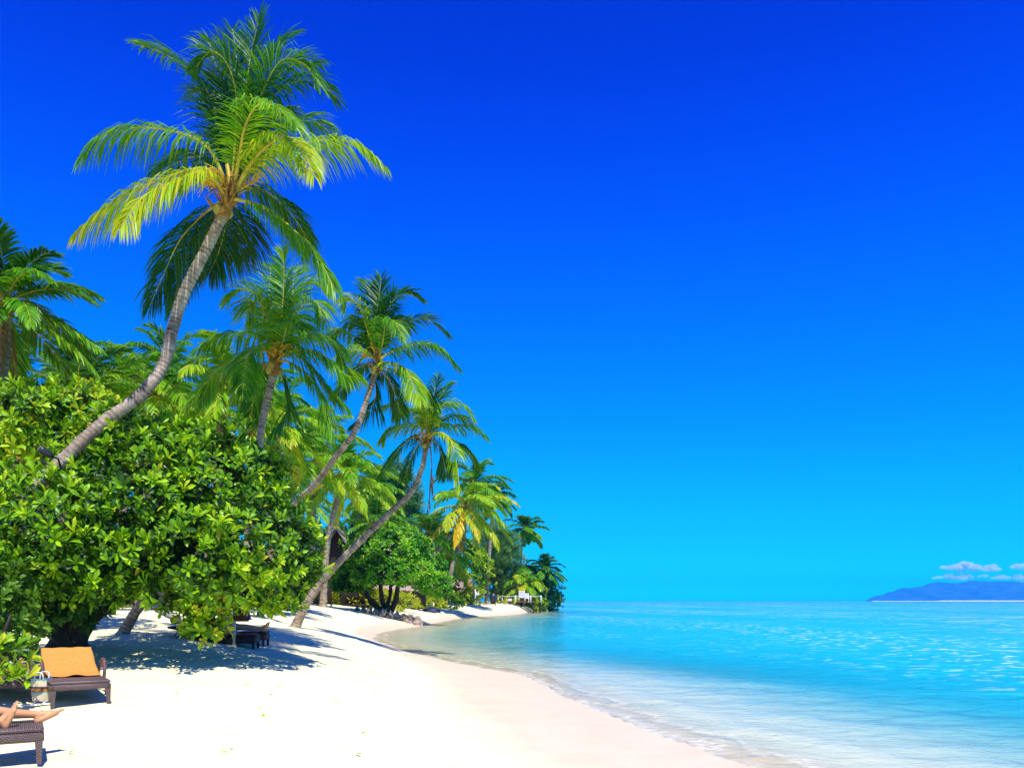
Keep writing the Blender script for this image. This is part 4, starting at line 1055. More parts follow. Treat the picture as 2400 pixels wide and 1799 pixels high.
ironwood('dark feathery ironwood tree behind the long leaning trunk', 928, 104, 120, 1118, 1330, 401)
ironwood('grey-green feathery ironwood tree beside the ochre bungalow', 1162, 146, 120, 1252, 1382, 402)
ironwood('slim dark ironwood tree left of the first feathery one', 868, 108, 60, 1150, 1300, 403)

# ------------------------------------------------------------------ huts, deck and far things
def thatch_slope(root, e0, e1, r0_, r1_, courses, fr, seed, thick=.16):
    """courses of thatch between an eave (e0-e1) and a ridge (r0_-r1_), each with a ragged fringe"""
    r = np.random.default_rng(seed)
    e0, e1, r0_, r1_ = map(lambda a: np.asarray(a, float), (e0, e1, r0_, r1_))
    n = nrm(np.cross(e1 - e0, r0_ - e0))
    if n[2] < 0: n = -n
    for k in range(courses):
        a, b = k / courses, min(1, (k + 1.6) / courses)
        m = 26; u = np.linspace(0, 1, m)[:, None]
        lo = (e0 * (1 - a) + r0_ * a) * (1 - u) + (e1 * (1 - a) + r1_ * a) * u
        hi = (e0 * (1 - b) + r0_ * b) * (1 - u) + (e1 * (1 - b) + r1_ * b) * u
        down = nrm(e0 - r0_)
        lo = lo + down * (r.uniform(0, fr, (m, 1)) + fr * .3 * (np.arange(m) % 2)[:, None])
        top = np.concatenate([lo + n * thick, hi + n * .03]); bot = np.concatenate([lo, hi - n * .02])
        mb = MB(); f = grid_faces(m, 2); ff = [f, f[:, ::-1] + 2 * m]
        side = np.array([[j, j + 1, j + 1 + 2 * m, j + 2 * m] for j in range(m - 1)])
        mb.add(np.concatenate([top, bot]), ff + [side]); mb.build('thatch_course', M['thatch'], root, smooth=False)

def gable_hut(label, px, d, w, dep, wall, ridge, yaw, seed, group='thatched huts', name='thatched_hut', open_front=True, wallmat='wood_dark', courses=7):
    g = on_ground(px, 0, d); root = empty(name, g, label, 'hut', group); root.rotation_euler = (0, 0, yaw)
    ov = .7; hw = w / 2; ez = wall - ov * (ridge - wall) / hw
    for s in (-1, 1):
        thatch_slope(root, (s * (hw + ov), -ov, ez), (s * (hw + ov), dep + ov, ez), (0, -ov * 1.4, ridge), (0, dep + ov, ridge), courses, .22, seed + s)
    mb = MB(); tube(mb, spline([(0, -ov * 1.5, ridge + .12), (0, dep / 2, ridge + .05), (0, dep + ov, ridge + .12)], 8), .24, 8, flat=.7); mb.build('ridge_cap', M['thatch'], root)
    for x in (-hw, hw):
        for y in (0, dep):
            mb = MB(); tube(mb, [(x, y, -.2), (x, y, wall)], .11, 8); mb.build('post', M['wood_dark'], root)
    mb = MB(); box(mb, (0, dep, wall / 2), (w, .12, wall)); box(mb, (-hw, dep / 2, wall / 2), (.12, dep, wall)); box(mb, (hw, dep / 2, wall / 2), (.12, dep, wall)); mb.build('wall', M[wallmat], root)
    mb = MB(); v = [(-hw, .1, wall), (hw, .1, wall), (0, .1, ridge - .15), (-hw, .2, wall), (hw, .2, wall), (0, .2, ridge - .15)]
    mb.add(v, [np.array([[0, 1, 2], [5, 4, 3]]), np.array([[0, 3, 4, 1]])]); mb.build('gable', M['wood_dark'], root, smooth=False)
    for k in (-.25, .25):
        mb = MB(); box(mb, (k * w, .05, wall * .5), (w * .34, .1, wall)); mb.build('shutter', M[wallmat], root)
    return root
gable_hut('tall thatched hut with dark gable behind the leaning palm', 788, 72, 4.6, 5, 2.6, 6.3, math.radians(6), 1)
gable_hut('second thatched roof peeping over the small tree', 864, 80, 3.6, 5, 2.6, 5.7, math.radians(-55), 2)
gable_hut('low thatched hut behind the round yellow shrub', 1090, 128, 5.5, 5, 1.7, 3.1, math.radians(75), 3)
gable_hut('steep thatched shelter reaching down to the sand', 1064, 112, 2.6, 2.4, .35, 2.2, math.radians(15), 4, courses=5)

def hip_hut(label, px, d, w, wall, ridge, yaw):
    g = on_ground(px, 0, d); root = empty('bungalow', g, label, 'bungalow', 'thatched huts'); root.rotation_euler = (0, 0, yaw)
    h = w / 2; o = h + .8; ez = wall - .35
    cs = [(-o, -o, ez), (o, -o, ez), (o, o, ez), (-o, o, ez)]
    for k in range(4):
        a, b = cs[k], cs[(k + 1) % 4]
        t0_, t1_ = np.array(a) * .1, np.array(b) * .1; t0_[2] = t1_[2] = ridge
        thatch_slope(root, a, b, t0_, t1_, 6, .25, 20 + k)
    mb = MB(); blob(mb, (0, 0, ridge + .1), (.7, .7, .45), .15, 3, 2); mb.build('ridge_cap', M['thatch'], root)
    mb = MB(); box(mb, (0, 0, wall / 2 - .1), (w, w, wall)); mb.build('wall', M['orange_wall'], root)
    for x in (-.28, .3):
        mb = MB(); box(mb, (x * w, -h - .03, wall * .52), (w * .26, .08, wall * .5)); wd = mb.build('window', M['wood_dark'], root)
        mb = MB(); box(mb, (x * w, -h - .08, wall * .26), (w * .3, .16, .08)); mb.build('sill', M['plank'], wd)
    return root
hip_hut('ochre bungalow with a pointed thatched roof near the point', 1192, 150, 5.2, 1.9, 4.6, math.radians(8))

# white railing and deck
g = on_ground(1218, 0, 134); zd = P(1218, 1409.5, 134)[2]
deck = empty('deck', g, 'wooden deck with white railing standing out over the water', 'deck')
x0, x1 = (1166 - CX) / F * 134 - g[0], (1270 - CX) / F * 134 - g[0]
for k in range(16):
    mb = MB(); rbox(mb, ((x0 + x1) / 2, .2 + k * .26, zd - g[2]), (x1 - x0, .24, .06), .01); mb.build('plank', M['plank'], deck)
for px in (1168, 1177, 1208, 1239, 1244, 1268):
    mb = MB(); x = (px - CX) / F * 134 - g[0]; tube(mb, [(x, .1, zd - g[2] - .1), (x, .1, zd - g[2] + 1.0)], .085, 8); mb.build('railing_post', M['white_paint'], deck)
for k, px in enumerate((1170, 1195, 1222, 1250, 1268)):
    mb = MB(); x = (px - CX) / F * 134 - g[0]; yy = .4 if k % 2 else 3.6
    tube(mb, [(x, yy, -3.2), (x, yy, zd - g[2] - .04)], .12, 8); mb.build('pile', M['wood_dark'], deck)
mb = MB(); pts = []
for a, b in ((1166, 1177), (1177, 1208), (1208, 1239), (1239, 1270)):
    for t in np.linspace(0, 1, 6)[:-1]:
        pts.append(((a + (b - a) * t - CX) / F * 134 - g[0], .1, zd - g[2] + .92 - .12 * math.sin(math.pi * t)))
tube(mb, pts, .045, 6); mb.build('handrail', M['white_paint'], deck)

def deck_chair(label, px, w, h, d=135.5):
    p = np.array([(px - CX) / F * d, d, zd + .03]); root = empty('deck_chair', p, label, 'chair', 'white chairs on the deck')
    for k in range(5):
        mb = MB(); rbox(mb, (0, .35, h * (.42 + k * .12)), (w, .05, h * .09), .01); mb.build('back_slat', M['white_paint'], root)
    mb = MB(); rbox(mb, (0, 0, h * .36), (w, .7, .07), .01); mb.build('seat', M['white_paint'], root)
    for sx in (-1, 1):
        for sy in (-1, 1):
            mb = MB(); box(mb, (sx * w * .45, sy * .3, h * (.18 if sy < 0 else .5)), (.07, .07, h * (.36 if sy < 0 else 1.0))); mb.build('leg', M['white_paint'], root)
deck_chair('broad white slatted chair on the deck', 1223, .95, 1.75)
deck_chair('narrow white chair beside the broad one on the deck', 1235, .55, 1.4)
p = np.array([(1192 - CX) / F * 135.5, 135.5, zd + .03]); root = empty('deck_bench', p, 'low white bench behind the railing', 'bench')
mb = MB(); rbox(mb, (0, 0, .42), (1.15, .5, .08), .02); mb.build('seat', M['white_paint'], root)
mb = MB(); rbox(mb, (0, -.22, .22), (1.05, .05, .36), .01); mb.build('front_panel', M['white_paint'], root)
for s in (-1, 1):
    mb = MB(); box(mb, (s * .5, 0, .2), (.07, .45, .4)); mb.build('leg', M['white_paint'], root)

g = on_ground(1156, 0, 128); root = empty('beach_pod', g, 'dark rounded wicker pod seat below the bungalow', 'pod seat')
mb = MB(); blob(mb, (0, .1, .75), (.6, .55, .85), .04, 2, 3); mb.build('hood', M['black_metal'], root)
mb = MB(); rbox(mb, (0, -.3, .3), (.9, .7, .22), .05); mb.build('cushion', M['dark_cloth'], root)
g = on_ground(1143, 0, 129); root = empty('lattice_screen', g, 'dark lattice screen standing beside the pod seat', 'screen')
for k in range(4):
    mb = MB(); box(mb, (-.35 + k * .235, 0, .95), (.05, .06, 1.9)); mb.build('upright', M['black_metal'], root)
for k in range(4):
    mb = MB(); box(mb, (0, -.045, .45 + k * .45), (.8, .03, .05)); mb.build('rail', M['black_metal'], root)
g = on_ground(1114, 0, 124); root = empty('shower_post', g, 'white post with a small board beside the yellow shrub', 'post')
mb = MB(); tube(mb, [(0, 0, -.1), (0, 0, 2.0)], .07, 8); mb.build('post', M['white_paint'], root)
mb = MB(); rbox(mb, (.28, 0, 1.35), (.5, .06, .6), .02); mb.build('board', M['white_paint'], root)

# rocks at the waterline
rr_ = np.random.default_rng(71)
ROCK = [('pale upright rock at the seaward end of the rock row', 978, 62, .55), ('squat tan rock second from the seaward end', 962, 62, .5), ('rounded pinkish rock third from the seaward end', 947, 62, .5), ('grooved grey rock in the middle of the rock row', 931, 62.2, .48),
        ('tilted pale rock left of the grooved rock', 916, 62.3, .46), ('broad tan rock below the small tree trunk', 899, 62.5, .5), ('pale blocky rock left of the broad rock', 882, 62.8, .42), ('small shaded rock in the tree shadow', 866, 63, .36),
        ('dark low rock near the landward end', 852, 63.4, .32), ('last flat rock at the landward end of the row', 838, 63.8, .28), ('loose small rock in front of the row', 955, 61.3, .25), ('loose rock before the seaward end', 972, 61.2, .22)]
for k, (lab, px, d, s) in enumerate(ROCK):
    g = on_ground(px, 0, d); mb = MB()
    blob(mb, (0, 0, s * .35), (s * .62, s * .55, s * rr_.uniform(.65, .95)), .33, 60 + k, 3, freq=2.4)
    o = mb.build('rock', M['rock'], loc=g, smooth=False); o.rotation_euler = (0, 0, rr_.uniform(0, 6)); tag(o, lab, 'rock', 'rocks in a row at the waterline')

# ------------------------------------------------------------------ loungers
def lounger(label, loc, yaw, back=35, L=1.95, W=.70, sh=.33, apron=.15, arms=True, hinge=1.0, mat='wicker', group='sun loungers', name='sun_lounger', legw=.075):
    """origin at the middle of the foot end, +y runs to the head"""
    root = empty(name, loc, label, 'lounger', group); root.rotation_euler = (0, 0, yaw)
    tub = M['wicker_tube'] if mat == 'wicker' else M[mat]
    mb = MB(); rbox(mb, (0, hinge / 2 + .0, sh - .025), (W, hinge, .05), .02); mb.build('seat', M[mat], root)
    mb = MB()
    rbox(mb, (0, .025, sh - .05 - apron / 2 + .004), (W - .01, .05, apron), .012); rbox(mb, (-W / 2 + .025, L / 2, sh - .05 - apron / 2 + .002), (.05, L, apron), .012); rbox(mb, (W / 2 - .025, L / 2, sh - .05 - apron / 2 + .002), (.05, L, apron), .012); rbox(mb, (0, L - .025, sh - .05 - apron / 2), (W - .01, .05, apron), .012)
    mb.build('apron', M[mat], root)
    for sx in (-1, 1):
        for y in (.05, L - .05):
            mb = MB(); v = []
            top, bot = legw, legw * .55
            cx = sx * (W / 2 - legw / 2)
            dy = -1 if y < 1 else 1
            for z, w_, ox in ((0, bot, sx * .012), (sh - .06, top, 0)):
                for ax, ay in ((-1, -1), (1, -1), (1, 1), (-1, 1)):
                    v.append((cx + ox + ax * w_ / 2, y + dy * .006 + ay * w_ / 2, z - (.03 if z == 0 else 0)))
            mb.add(v, np.array([[3, 2, 1, 0], [4, 5, 6, 7], [0, 1, 5, 4], [1, 2, 6, 5], [2, 3, 7, 6], [3, 0, 4, 7]])); mb.build('leg', M[mat], root, smooth=False)
    a = math.radians(back); bl = L - hinge
    R = np.array([[1, 0, 0], [0, math.cos(a), -math.sin(a)], [0, math.sin(a), math.cos(a)]])
    mb = MB(); rbox(mb, np.array([0, hinge + .01, sh - .02]) + R @ np.array([0, bl / 2, 0]), (W - .04, bl, .045), .02, R); br = mb.build('backrest', M[mat], root)
    if back > 5:
        mb = MB(); q = np.array([0, hinge + .01, sh - .02]) + R @ np.array([0, bl * .75, -.03])
        for sx in (-1, 1): tube(mb, [q + np.array([sx * W * .33, 0, 0]), np.array([sx * W * .33, L - .12, sh - .07])], .014, 6)
        mb.build('strut', tub, br)
    if arms:
        for sx in (-1, 1):
            x = sx * (W / 2 + .012); mb = MB()
            tube(mb, spline([(x, hinge - .18, sh - .12), (x + sx * .02, hinge - .17, sh + .10), (x + sx * .02, hinge - .08, sh + .225), (x + sx * .015, hinge + .06, sh + .20), (x, hinge + .26, sh + .03), (x - sx * .0, hinge + .34, sh - .10)], 18), .024, 8)
            mb.build('armrest', tub, root)
    return root

def towel(label, loc, yaw, hinge, sh, back, bl, W, mat, over=.12, on_seat=.28, name='towel', cat='towel', z0=.012):
    a = math.radians(back); n = 30; m = 20
    prof = []
    top = np.array([hinge + math.cos(a) * bl, sh + math.sin(a) * bl])
    nrm2 = np.array([-math.sin(a), math.cos(a)]) * (z0 + .012)
    start = top + np.array([.04, -over])
    P2 = [start, top + np.array([.035, -.03]), top + nrm2 * 1.6 + np.array([.01, .015]), top + nrm2 - np.array([math.cos(a), math.sin(a)]) * .06, np.array([hinge + .12 * math.cos(a), sh + .12 * math.sin(a)]) + nrm2 * 1.3, np.array([hinge - .10, sh + .035]), np.array([hinge - on_seat, sh + .018])]
    c = spline(np.array([[0, p[0], p[1]] for p in P2]), n)
    u = np.linspace(-1, 1, m)
    V = []
    r = np.random.default_rng(9)
    for i in range(n):
        t = i / (n - 1)
        wob = .004 * np.sin(u * 9 + i * .7) + (.012 * np.sin(u * 5 + 1.3) * (t > .8) * (t - .8) * 5)
        edge = .03 * np.sin(u * 3.1 + .5) * max(0, t - .75) * 3
        V.append(np.stack([u * W / 2 * (1 - .015 * math.sin(i * .5)), c[i, 1] - edge, c[i, 2] + wob + .004 * np.abs(u) * 0], -1))
    V = np.concatenate(V); th = np.array([0, -.004, .010])
    mb = MB(); f = grid_faces(m, n); mb.add(np.concatenate([V + th, V]), [f, f[:, ::-1] + n * m] + [np.array([[k * m, (k + 1) * m, (k + 1) * m + n * m, k * m + n * m] for k in range(n - 1)]), np.array([[k * m + m - 1, k * m + m - 1 + n * m, (k + 1) * m + m - 1 + n * m, (k + 1) * m + m - 1] for k in range(n - 1)]), np.array([[(n - 1) * m + j, (n - 1) * m + j + 1, (n - 1) * m + j + 1 + n * m, (n - 1) * m + j + n * m] for j in range(m - 1)])])
    o = mb.build(name, mat, loc=loc); o.rotation_euler = (0, 0, yaw)
    return tag(o, label, cat)

yawA = math.radians(34)
lA = np.array([-5.83, 11.55, 0]); lA[2] = float(gz(lA[0], lA[1])) + .02
lounger('brown wicker lounger with its raised back under an orange towel', lA, yawA, back=25, W=.74, L=1.68, hinge=.92, apron=.075)
towel('orange towel spread over the raised back of the wicker lounger', lA, yawA, .92, .33, 25, .76, .68, M['towel'])
lB = np.array([-6.93, 11.65, 0]); lB[2] = float(gz(lB[0], lB[1])) + .02
lounger('brown wicker lounger half hidden by the nearest bush, beside the striped bag', lB, yawA, back=20, W=.74, L=1.95, apron=.075)
yawC = math.radians(120)
lC = np.array([-4.80, 8.74, 0]); lC[2] = float(gz(lC[0], lC[1])) + .02
lounger('brown wicker lounger cut by the picture edge, bare legs resting on it', lC, yawC, back=30, W=.70, L=2.0, apron=.095)
yawD = math.radians(96)
lD = np.array([(604 - CX) / F * 19.7, 19.7, 0]); lD[2] = float(gz(lD[0], lD[1])) + .02
lounger('dark lounger in the bush shade, nearer of the pair by the pole', lD, yawD, back=12, W=.66, L=1.95, mat='wood_dark', arms=False)
lE = np.array([(627 - CX) / F * 20.7, 20.7, 0]); lE[2] = float(gz(lE[0], lE[1])) + .02
lounger('dark lounger in the bush shade, farther of the pair by the pole', lE, yawD, back=12, W=.66, L=1.95, mat='wood_dark', arms=False)
FAR = [('dark lounger with raised back beside the long leaning trunk', 735, 60, 100, 30, 'wood_dark'), ('flat bench-like lounger right of the dark raised one', 778, 62, 95, 4, 'plank'), ('dark flat lounger left of the small tree', 860, 72, 92, 4, 'wood_dark'),
       ('red lounger near the shoreline right of the small tree', 992, 82, 95, 8, 'red_cloth'), ('reddish lounger under the palms behind the hammock', 368, 38, 80, 25, 'red_cloth'), ('second reddish lounger, right behind the hammock', 418, 39, 84, 6, 'red_cloth'), ('dark lounger right of the pale grey palm stump', 600, 42, 95, 8, 'red_cloth'),
       ('low lounger on the far sand below the lattice screen', 1140, 118, 75, 4, 'plank'), ('far dark lounger beside the pod seat', 1162, 120, 80, 6, 'wood_dark')]
for lab, px, d, yw, bk, mt in FAR:
    g = on_ground(px, 0, d); g[2] += .01
    lounger(lab, g, math.radians(yw), back=bk, L=2.0, W=.7, mat=mt, arms=False, apron=.08)
# upturned dinghy
g = on_ground(1012, 0, 84); mb = MB(); n, m = 14, 9; V = []
for i in range(n):
    t = i / (n - 1) * 2 - 1; w = .62 * (1 - abs(t) ** 2.6) ** .7 + .01
    for j in range(m):
        a = math.pi * j / (m - 1); V.append((t * .85, -math.cos(a) * w * .8, .5 * math.sin(a) ** .8 * (1 - .35 * t * t) - .03))
mb.add(V, grid_faces(m, n)); o = mb.build('dinghy', mat_simple('navy_hull', (.008, .016, .06), .5, .2, 8, .1, 30), loc=g); tag(o, 'dark blue upturned dinghy at the edge of the far hedge', 'boat')

# ------------------------------------------------------------------ people
def capsule(mb, a, b, ra, rb, ns=10):
    a, b = np.asarray(a, float), np.asarray(b, float); d = b - a; L = np.linalg.norm(d); d = d / max(L, 1e-6)
    st = []; ra_, rb_ = ra, rb
    for th in (90, 60, 30): st.append((a - d * ra * math.sin(math.radians(th)), max(ra * math.cos(math.radians(th)), .0008)))
    for t in (0, .33, .67, 1): st.append((a + (b - a) * t, ra + (rb - ra) * t))
    for th in (30, 60, 90): st.append((b + d * rb * math.sin(math.radians(th)), max(rb * math.cos(math.radians(th)), .0008)))
    pts = np.array([s[0] for s in st]); rad = np.array([s[1] for s in st])
    u = nrm(np.cross(d, [0, 0, 1.0] if abs(d[2]) < .9 else [1.0, 0, 0])); w = np.cross(d, u); an = np.arange(ns) * 2 * math.pi / ns
    ring = (np.cos(an)[None, :, None] * u + np.sin(an)[None, :, None] * w) * rad[:, None, None]
    v = (pts[:, None] + ring).reshape(-1, 3); n = len(pts)
    i = np.arange(n - 1)[:, None] * ns; j = np.arange(ns)[None]; j2 = (j + 1) % ns
    mb.add(v, [np.stack([i + j, i + j2, i + ns + j2, i + ns + j], -1).reshape(-1, 4), np.arange(ns)[::-1][None], (np.arange(ns) + (n - 1) * ns)[None]])

def foot(mb, ankle, toe_dir, up, side):
    """heel, instep, ball and five toes; up = from the sole towards the shin"""
    t, u = nrm(toe_dir), nrm(up); u = nrm(u - t * (u @ t)); x = np.cross(t, u) * side
    ankle = np.asarray(ankle, float); sole = ankle - u * .055
    heel = sole - t * .045
    capsule(mb, ankle, heel + u * .01, .038, .034); capsule(mb, ankle, sole + t * .10 + u * .02, .038, .034)
    capsule(mb, heel, sole + t * .14 + x * .022, .033, .030); capsule(mb, heel, sole + t * .125 - x * .022, .031, .026)
    for k in range(5):
        o = x * (.040 - .019 * k); b = sole + t * (.150 - .007 * k * k * .6) + o
        rad = .0155 if k == 0 else .0115 - .0008 * k; ln = (.058, .052, .046, .040, .032)[k]
        m_ = b + t * ln * .55 + u * .006; capsule(mb, b, m_, rad * 1.15, rad, 8); capsule(mb, m_, b + t * ln - u * .004, rad, rad * .9, 8)

def hand(mb, wrist, direc, up, side):
    t, u = nrm(direc), nrm(up); u = nrm(u - t * (u @ t)); x = np.cross(t, u) * side; w = np.asarray(wrist, float)
    for k in range(4):
        o = x * (.030 - .020 * k); kn = w + t * (.085 - .004 * k) + o
        capsule(mb, w + o * .6, kn, .016, .013, 8)
        ln = (.070, .078, .072, .055)[k]; p1 = kn + t * ln * .5 - u * .006; capsule(mb, kn, p1, .0095, .0085, 8); capsule(mb, p1, p1 + nrm(t - u * .6) * ln * .5, .0085, .007, 8)
    th = w + t * .03 + x * .032; p1 = th + nrm(t * .7 + x * .7) * .035; capsule(mb, w + t * .01 + x * .015, th, .016, .013, 8); capsule(mb, th, p1, .012, .011, 8); capsule(mb, p1, p1 + nrm(t - u * .3) * .03, .010, .008, 8)

def person(label, loc, yaw, J, skin, wear, wear_mat, hairmat, voxel=.010):
    """J: joints in lounger space (x across, y to the head, z up)"""
    root = empty('person', loc, label, 'person', 'sunbathers'); root.rotation_euler = (0, 0, yaw)
    mb = MB(); g = lambda k: np.asarray(J[k], float)
    hip, chest, neck, head = g('hip'), g('chest'), g('neck'), g('head')
    X = np.array([1.0, 0, 0])
    for s in (-1, 1):
        capsule(mb, hip + X * s * .07, chest + X * s * .075, .105, .105); capsule(mb, chest + X * s * .07, chest + (neck - chest) * .55 + X * s * .13, .10, .06)
        k = 'l' if s < 0 else 'r'
        sh = chest + (neck - chest) * .55 + X * s * .19
        capsule(mb, sh, g('el' + k), .052, .040); capsule(mb, g('el' + k), g('wr' + k), .040, .028)
        hand(mb, g('wr' + k), g('wr' + k) - g('el' + k), (0, .2, 1), s)
        kn, an = g('kn' + k), g('an' + k)
        capsule(mb, hip + X * s * .09, kn, .088, .058); capsule(mb, kn, kn + (an - kn) * .35 + np.array([0, 0, -.012]), .056, .055); capsule(mb, kn + (an - kn) * .35 + np.array([0, 0, -.012]), an, .055, .036)
        foot(mb, an, g('toe' + k), J.get('up' + k, kn - an), s)
    capsule(mb, chest + (neck - chest) * .6, neck, .06, .055); capsule(mb, neck, head, .052, .06)
    f = nrm(np.asarray(J.get('face', (0, -.4, 1)), float)); ax = nrm(head - neck)
    blob(mb, head, (.078, .078, .078), 0, 0, 3); blob(mb, head + ax * .045, (.08, .085, .085), 0, 0, 3); capsule(mb, head + f * .06 - ax * .035, head + f * .055 - ax * .05, .035, .03)
    capsule(mb, head + f * .078 + ax * .03, head + f * .10 - ax * .005, .010, .014, 8)
    for s in (-1, 1): capsule(mb, head + X * s * .08 + ax * .03, head + X * s * .082 - ax * .005, .016, .012, 8)
    body = mb.build('body', skin, root)
    md = body.modifiers.new('remesh', 'REMESH'); md.mode = 'VOXEL'; md.voxel_size = voxel; md.use_smooth_shade = True
    sm = body.modifiers.new('smooth', 'SMOOTH'); sm.factor = .5; sm.iterations = 3
    mb = MB()
    for s in (-1, 1):
        kn = g('knl' if s < 0 else 'knr')
        capsule(mb, hip + X * s * .07, hip + (chest - hip) * .3 + X * s * .07, .118, .112); capsule(mb, hip + X * s * .09, hip + X * s * .09 + (kn - hip - X * s * .09) * wear, .104, .090)
    sh_ = mb.build('shorts', wear_mat, root); md = sh_.modifiers.new('remesh', 'REMESH'); md.mode = 'VOXEL'; md.voxel_size = voxel * 1.2; md.use_smooth_shade = True
    mb = MB(); blob(mb, head + ax * .055 - f * .018, (.09, .095, .088), .05, 4, 3); mb.build('hair', hairmat, root)
    for s in (-1, 1):
        mb = MB(); blob(mb, head + f * .076 + X * s * .03 + ax * .028, (.013, .013, .010), 0, 0, 2); mb.build('eye', M['white_paint'], root)
    return root
S = .33
JC = dict(hip=(0, 1.02, S + .11), chest=(0, 1.40, S + .27), neck=(0, 1.64, S + .42), head=(0, 1.77, S + .52), face=(0, -.6, 1),
          ell=(-.36, 1.28, S + .12), wrl=(-.30, 1.02, S + .08), elr=(.36, 1.28, S + .12), wrr=(.28, 1.02, S + .10),
          knr=(.10, .42, S + .135), anr=(.11, .03, S + .075), toer=(.10, -1, .42), upr=(.30, .35, 1), knl=(-.17, .76, S + .10), anl=(-.20, .36, S + .075), toel=(.0, -.42, 1), upl=(-.1, 1, .5))
person('bare legged sunbather on the lounger cut by the picture edge', lC, yawC, JC, M['skin'], .30, M['blue_cloth'], M['hair'], .0075)
JB = dict(hip=(-.02, 1.0, S + .11), chest=(-.02, 1.40, S + .24), neck=(-.02, 1.64, S + .34), head=(-.02, 1.78, S + .42), face=(0, -.5, 1),
          ell=(-.38, 1.28, S + .12), wrl=(-.32, 1.02, S + .08), elr=(.34, 1.28, S + .12), wrr=(.28, 1.02, S + .10),
          knr=(.17, .50, S + .10), anr=(.30, .08, S + .075), toer=(.65, -.4, .75), upr=(-.6, 1, .3), knl=(-.10, .5, S + .10), anl=(-.08, .08, S + .075), toel=(-.2, -.3, 1), upl=(0, 1, .3))
person('sunbather with only bare feet showing past the nearest bush', lB, yawA, JB, M['skin_pale'], .35, M['white_cloth'], M['hair'], .009)
JD = dict(hip=(0, 1.02, S + .12), chest=(0, 1.42, S + .20), neck=(0, 1.66, S + .26), head=(0, 1.80, S + .32), face=(0, -.4, 1),
          ell=(-.36, 1.25, S + .08), wrl=(-.32, 1.0, S + .06), elr=(.34, 1.25, S + .10), wrr=(.2, 1.02, S + .22),
          knr=(.12, .70, S + .48), anr=(.12, .58, S + .08), toer=(0, -1, -.05), upr=(0, 0, 1), knl=(-.12, .72, S + .44), anl=(-.12, .62, S + .08), toel=(0, -1, -.05), upl=(0, 0, 1))
person('sunbather in the bush shade with both knees drawn up', lD, yawD, JD, M['skin_pale'], .2, M['red_cloth'], M['hair'], .012)
JE = dict(hip=(0, .95, S + .11), chest=(0, 1.35, S + .16), neck=(0, 1.60, S + .20), head=(0, 1.75, S + .24), face=(0, -.2, 1),
          ell=(-.36, 1.25, S + .08), wrl=(-.32, 1.0, S + .06), elr=(.34, 1.25, S + .10), wrr=(.3, 1.02, S + .08),
          knr=(.12, .52, S + .12), anr=(.11, .12, S + .07), toer=(.2, -.6, 1), upr=(0, 1, .3), knl=(-.12, .52, S + .10), anl=(-.11, .12, S + .07), toel=(-.2, -.6, 1), upl=(0, 1, .3))
person('sunbather in blue shorts stretched flat on the farther shaded lounger', lE, yawD, JE, M['skin'], .45, M['blue_cloth'], M['hair'], .012)
mb = MB(); rbox(mb, (0, .62, .008), (.60, 1.15, .024), .010)
o = mb.build('towel', M['red_cloth'], loc=lD + np.array([0, 0, .33])); o.rotation_euler = (0, 0, yawD); tag(o, 'red towel lying on the nearer shaded lounger', 'towel')

# ------------------------------------------------------------------ bag, sandals, post, hammock, lamp
def mat_bag():
    m, nt, out = mat_new('striped_canvas')
    b = N(nt, 'ShaderNodeBsdfPrincipled'); b.inputs['Roughness'].default_value = .9
    tc = N(nt, 'ShaderNodeTexCoord'); sp = N(nt, 'ShaderNodeSeparateXYZ'); nt.links.new(tc.outputs['Object'], sp.inputs[0])
    r = cramp(nt, [(0, (.06, .03, .025)), (.035, (.42, .16, .04)), (.075, (.06, .03, .025)), (.10, (.66, .54, .36)), (.44, (.02, .50, .55)), (.48, (.46, .18, .03)), (.60, (.09, .06, .06)), (.70, (.70, .58, .40)), (.93, (.05, .45, .62)), (1, (.05, .4, .6))], math_node(nt, 'MULTIPLY', sp.outputs[2], 1 / .34), 'CONSTANT')
    n1 = N(nt, 'ShaderNodeTexNoise'); n1.inputs['Scale'].default_value = 140; bp = N(nt, 'ShaderNodeBump'); bp.inputs['Strength'].default_value = .5; bp.inputs['Distance'].default_value = .004
    nt.links.new(tc.outputs['Object'], n1.inputs['Vector']); nt.links.new(n1.outputs[0], bp.inputs['Height']); nt.links.new(bp.outputs[0], b.inputs['Normal'])
    nt.links.new(r.outputs[0], b.inputs['Base Color']); nt.links.new(b.outputs[0], out.inputs[0]); return m
gb = np.array([(98 - CX) / F * 11.8, 11.8, 0]); gb[2] = float(gz(gb[0], gb[1]))
bag = empty('beach_bag', gb, 'striped canvas beach bag standing between two wicker loungers', 'bag')
mb = MB(); V = []; ns, nz = 24, 9
for k in range(nz):
    z = .34 * k / (nz - 1); w = .125 + .03 * (k / (nz - 1)); dd = .085 - .02 * (k / (nz - 1)) ** 2
    for j in range(ns):
        a = 2 * math.pi * j / ns; wob = 1 + .04 * math.sin(3 * a + k * .8)
        V.append((w * math.cos(a) * wob, dd * math.sin(a) * wob, z + (.012 * math.sin(2 * a) if k == nz - 1 else 0)))
i = np.arange(nz - 1)[:, None] * ns; j = np.arange(ns)[None]
mb.add(V, [np.stack([i + j, i + (j + 1) % ns, i + ns + (j + 1) % ns, i + ns + j], -1).reshape(-1, 4), np.arange(ns)[::-1][None]]); mb.build('body', mat_bag(), bag)
for s in (-1, 1):
    mb = MB(); tube(mb, spline([(-.06, s * .062, .31), (-.05, s * .075, .42), (.05, s * .085, .42), (.06, s * .062, .31)], 12), .009, 6); mb.build('handle', M['white_cloth'], bag)
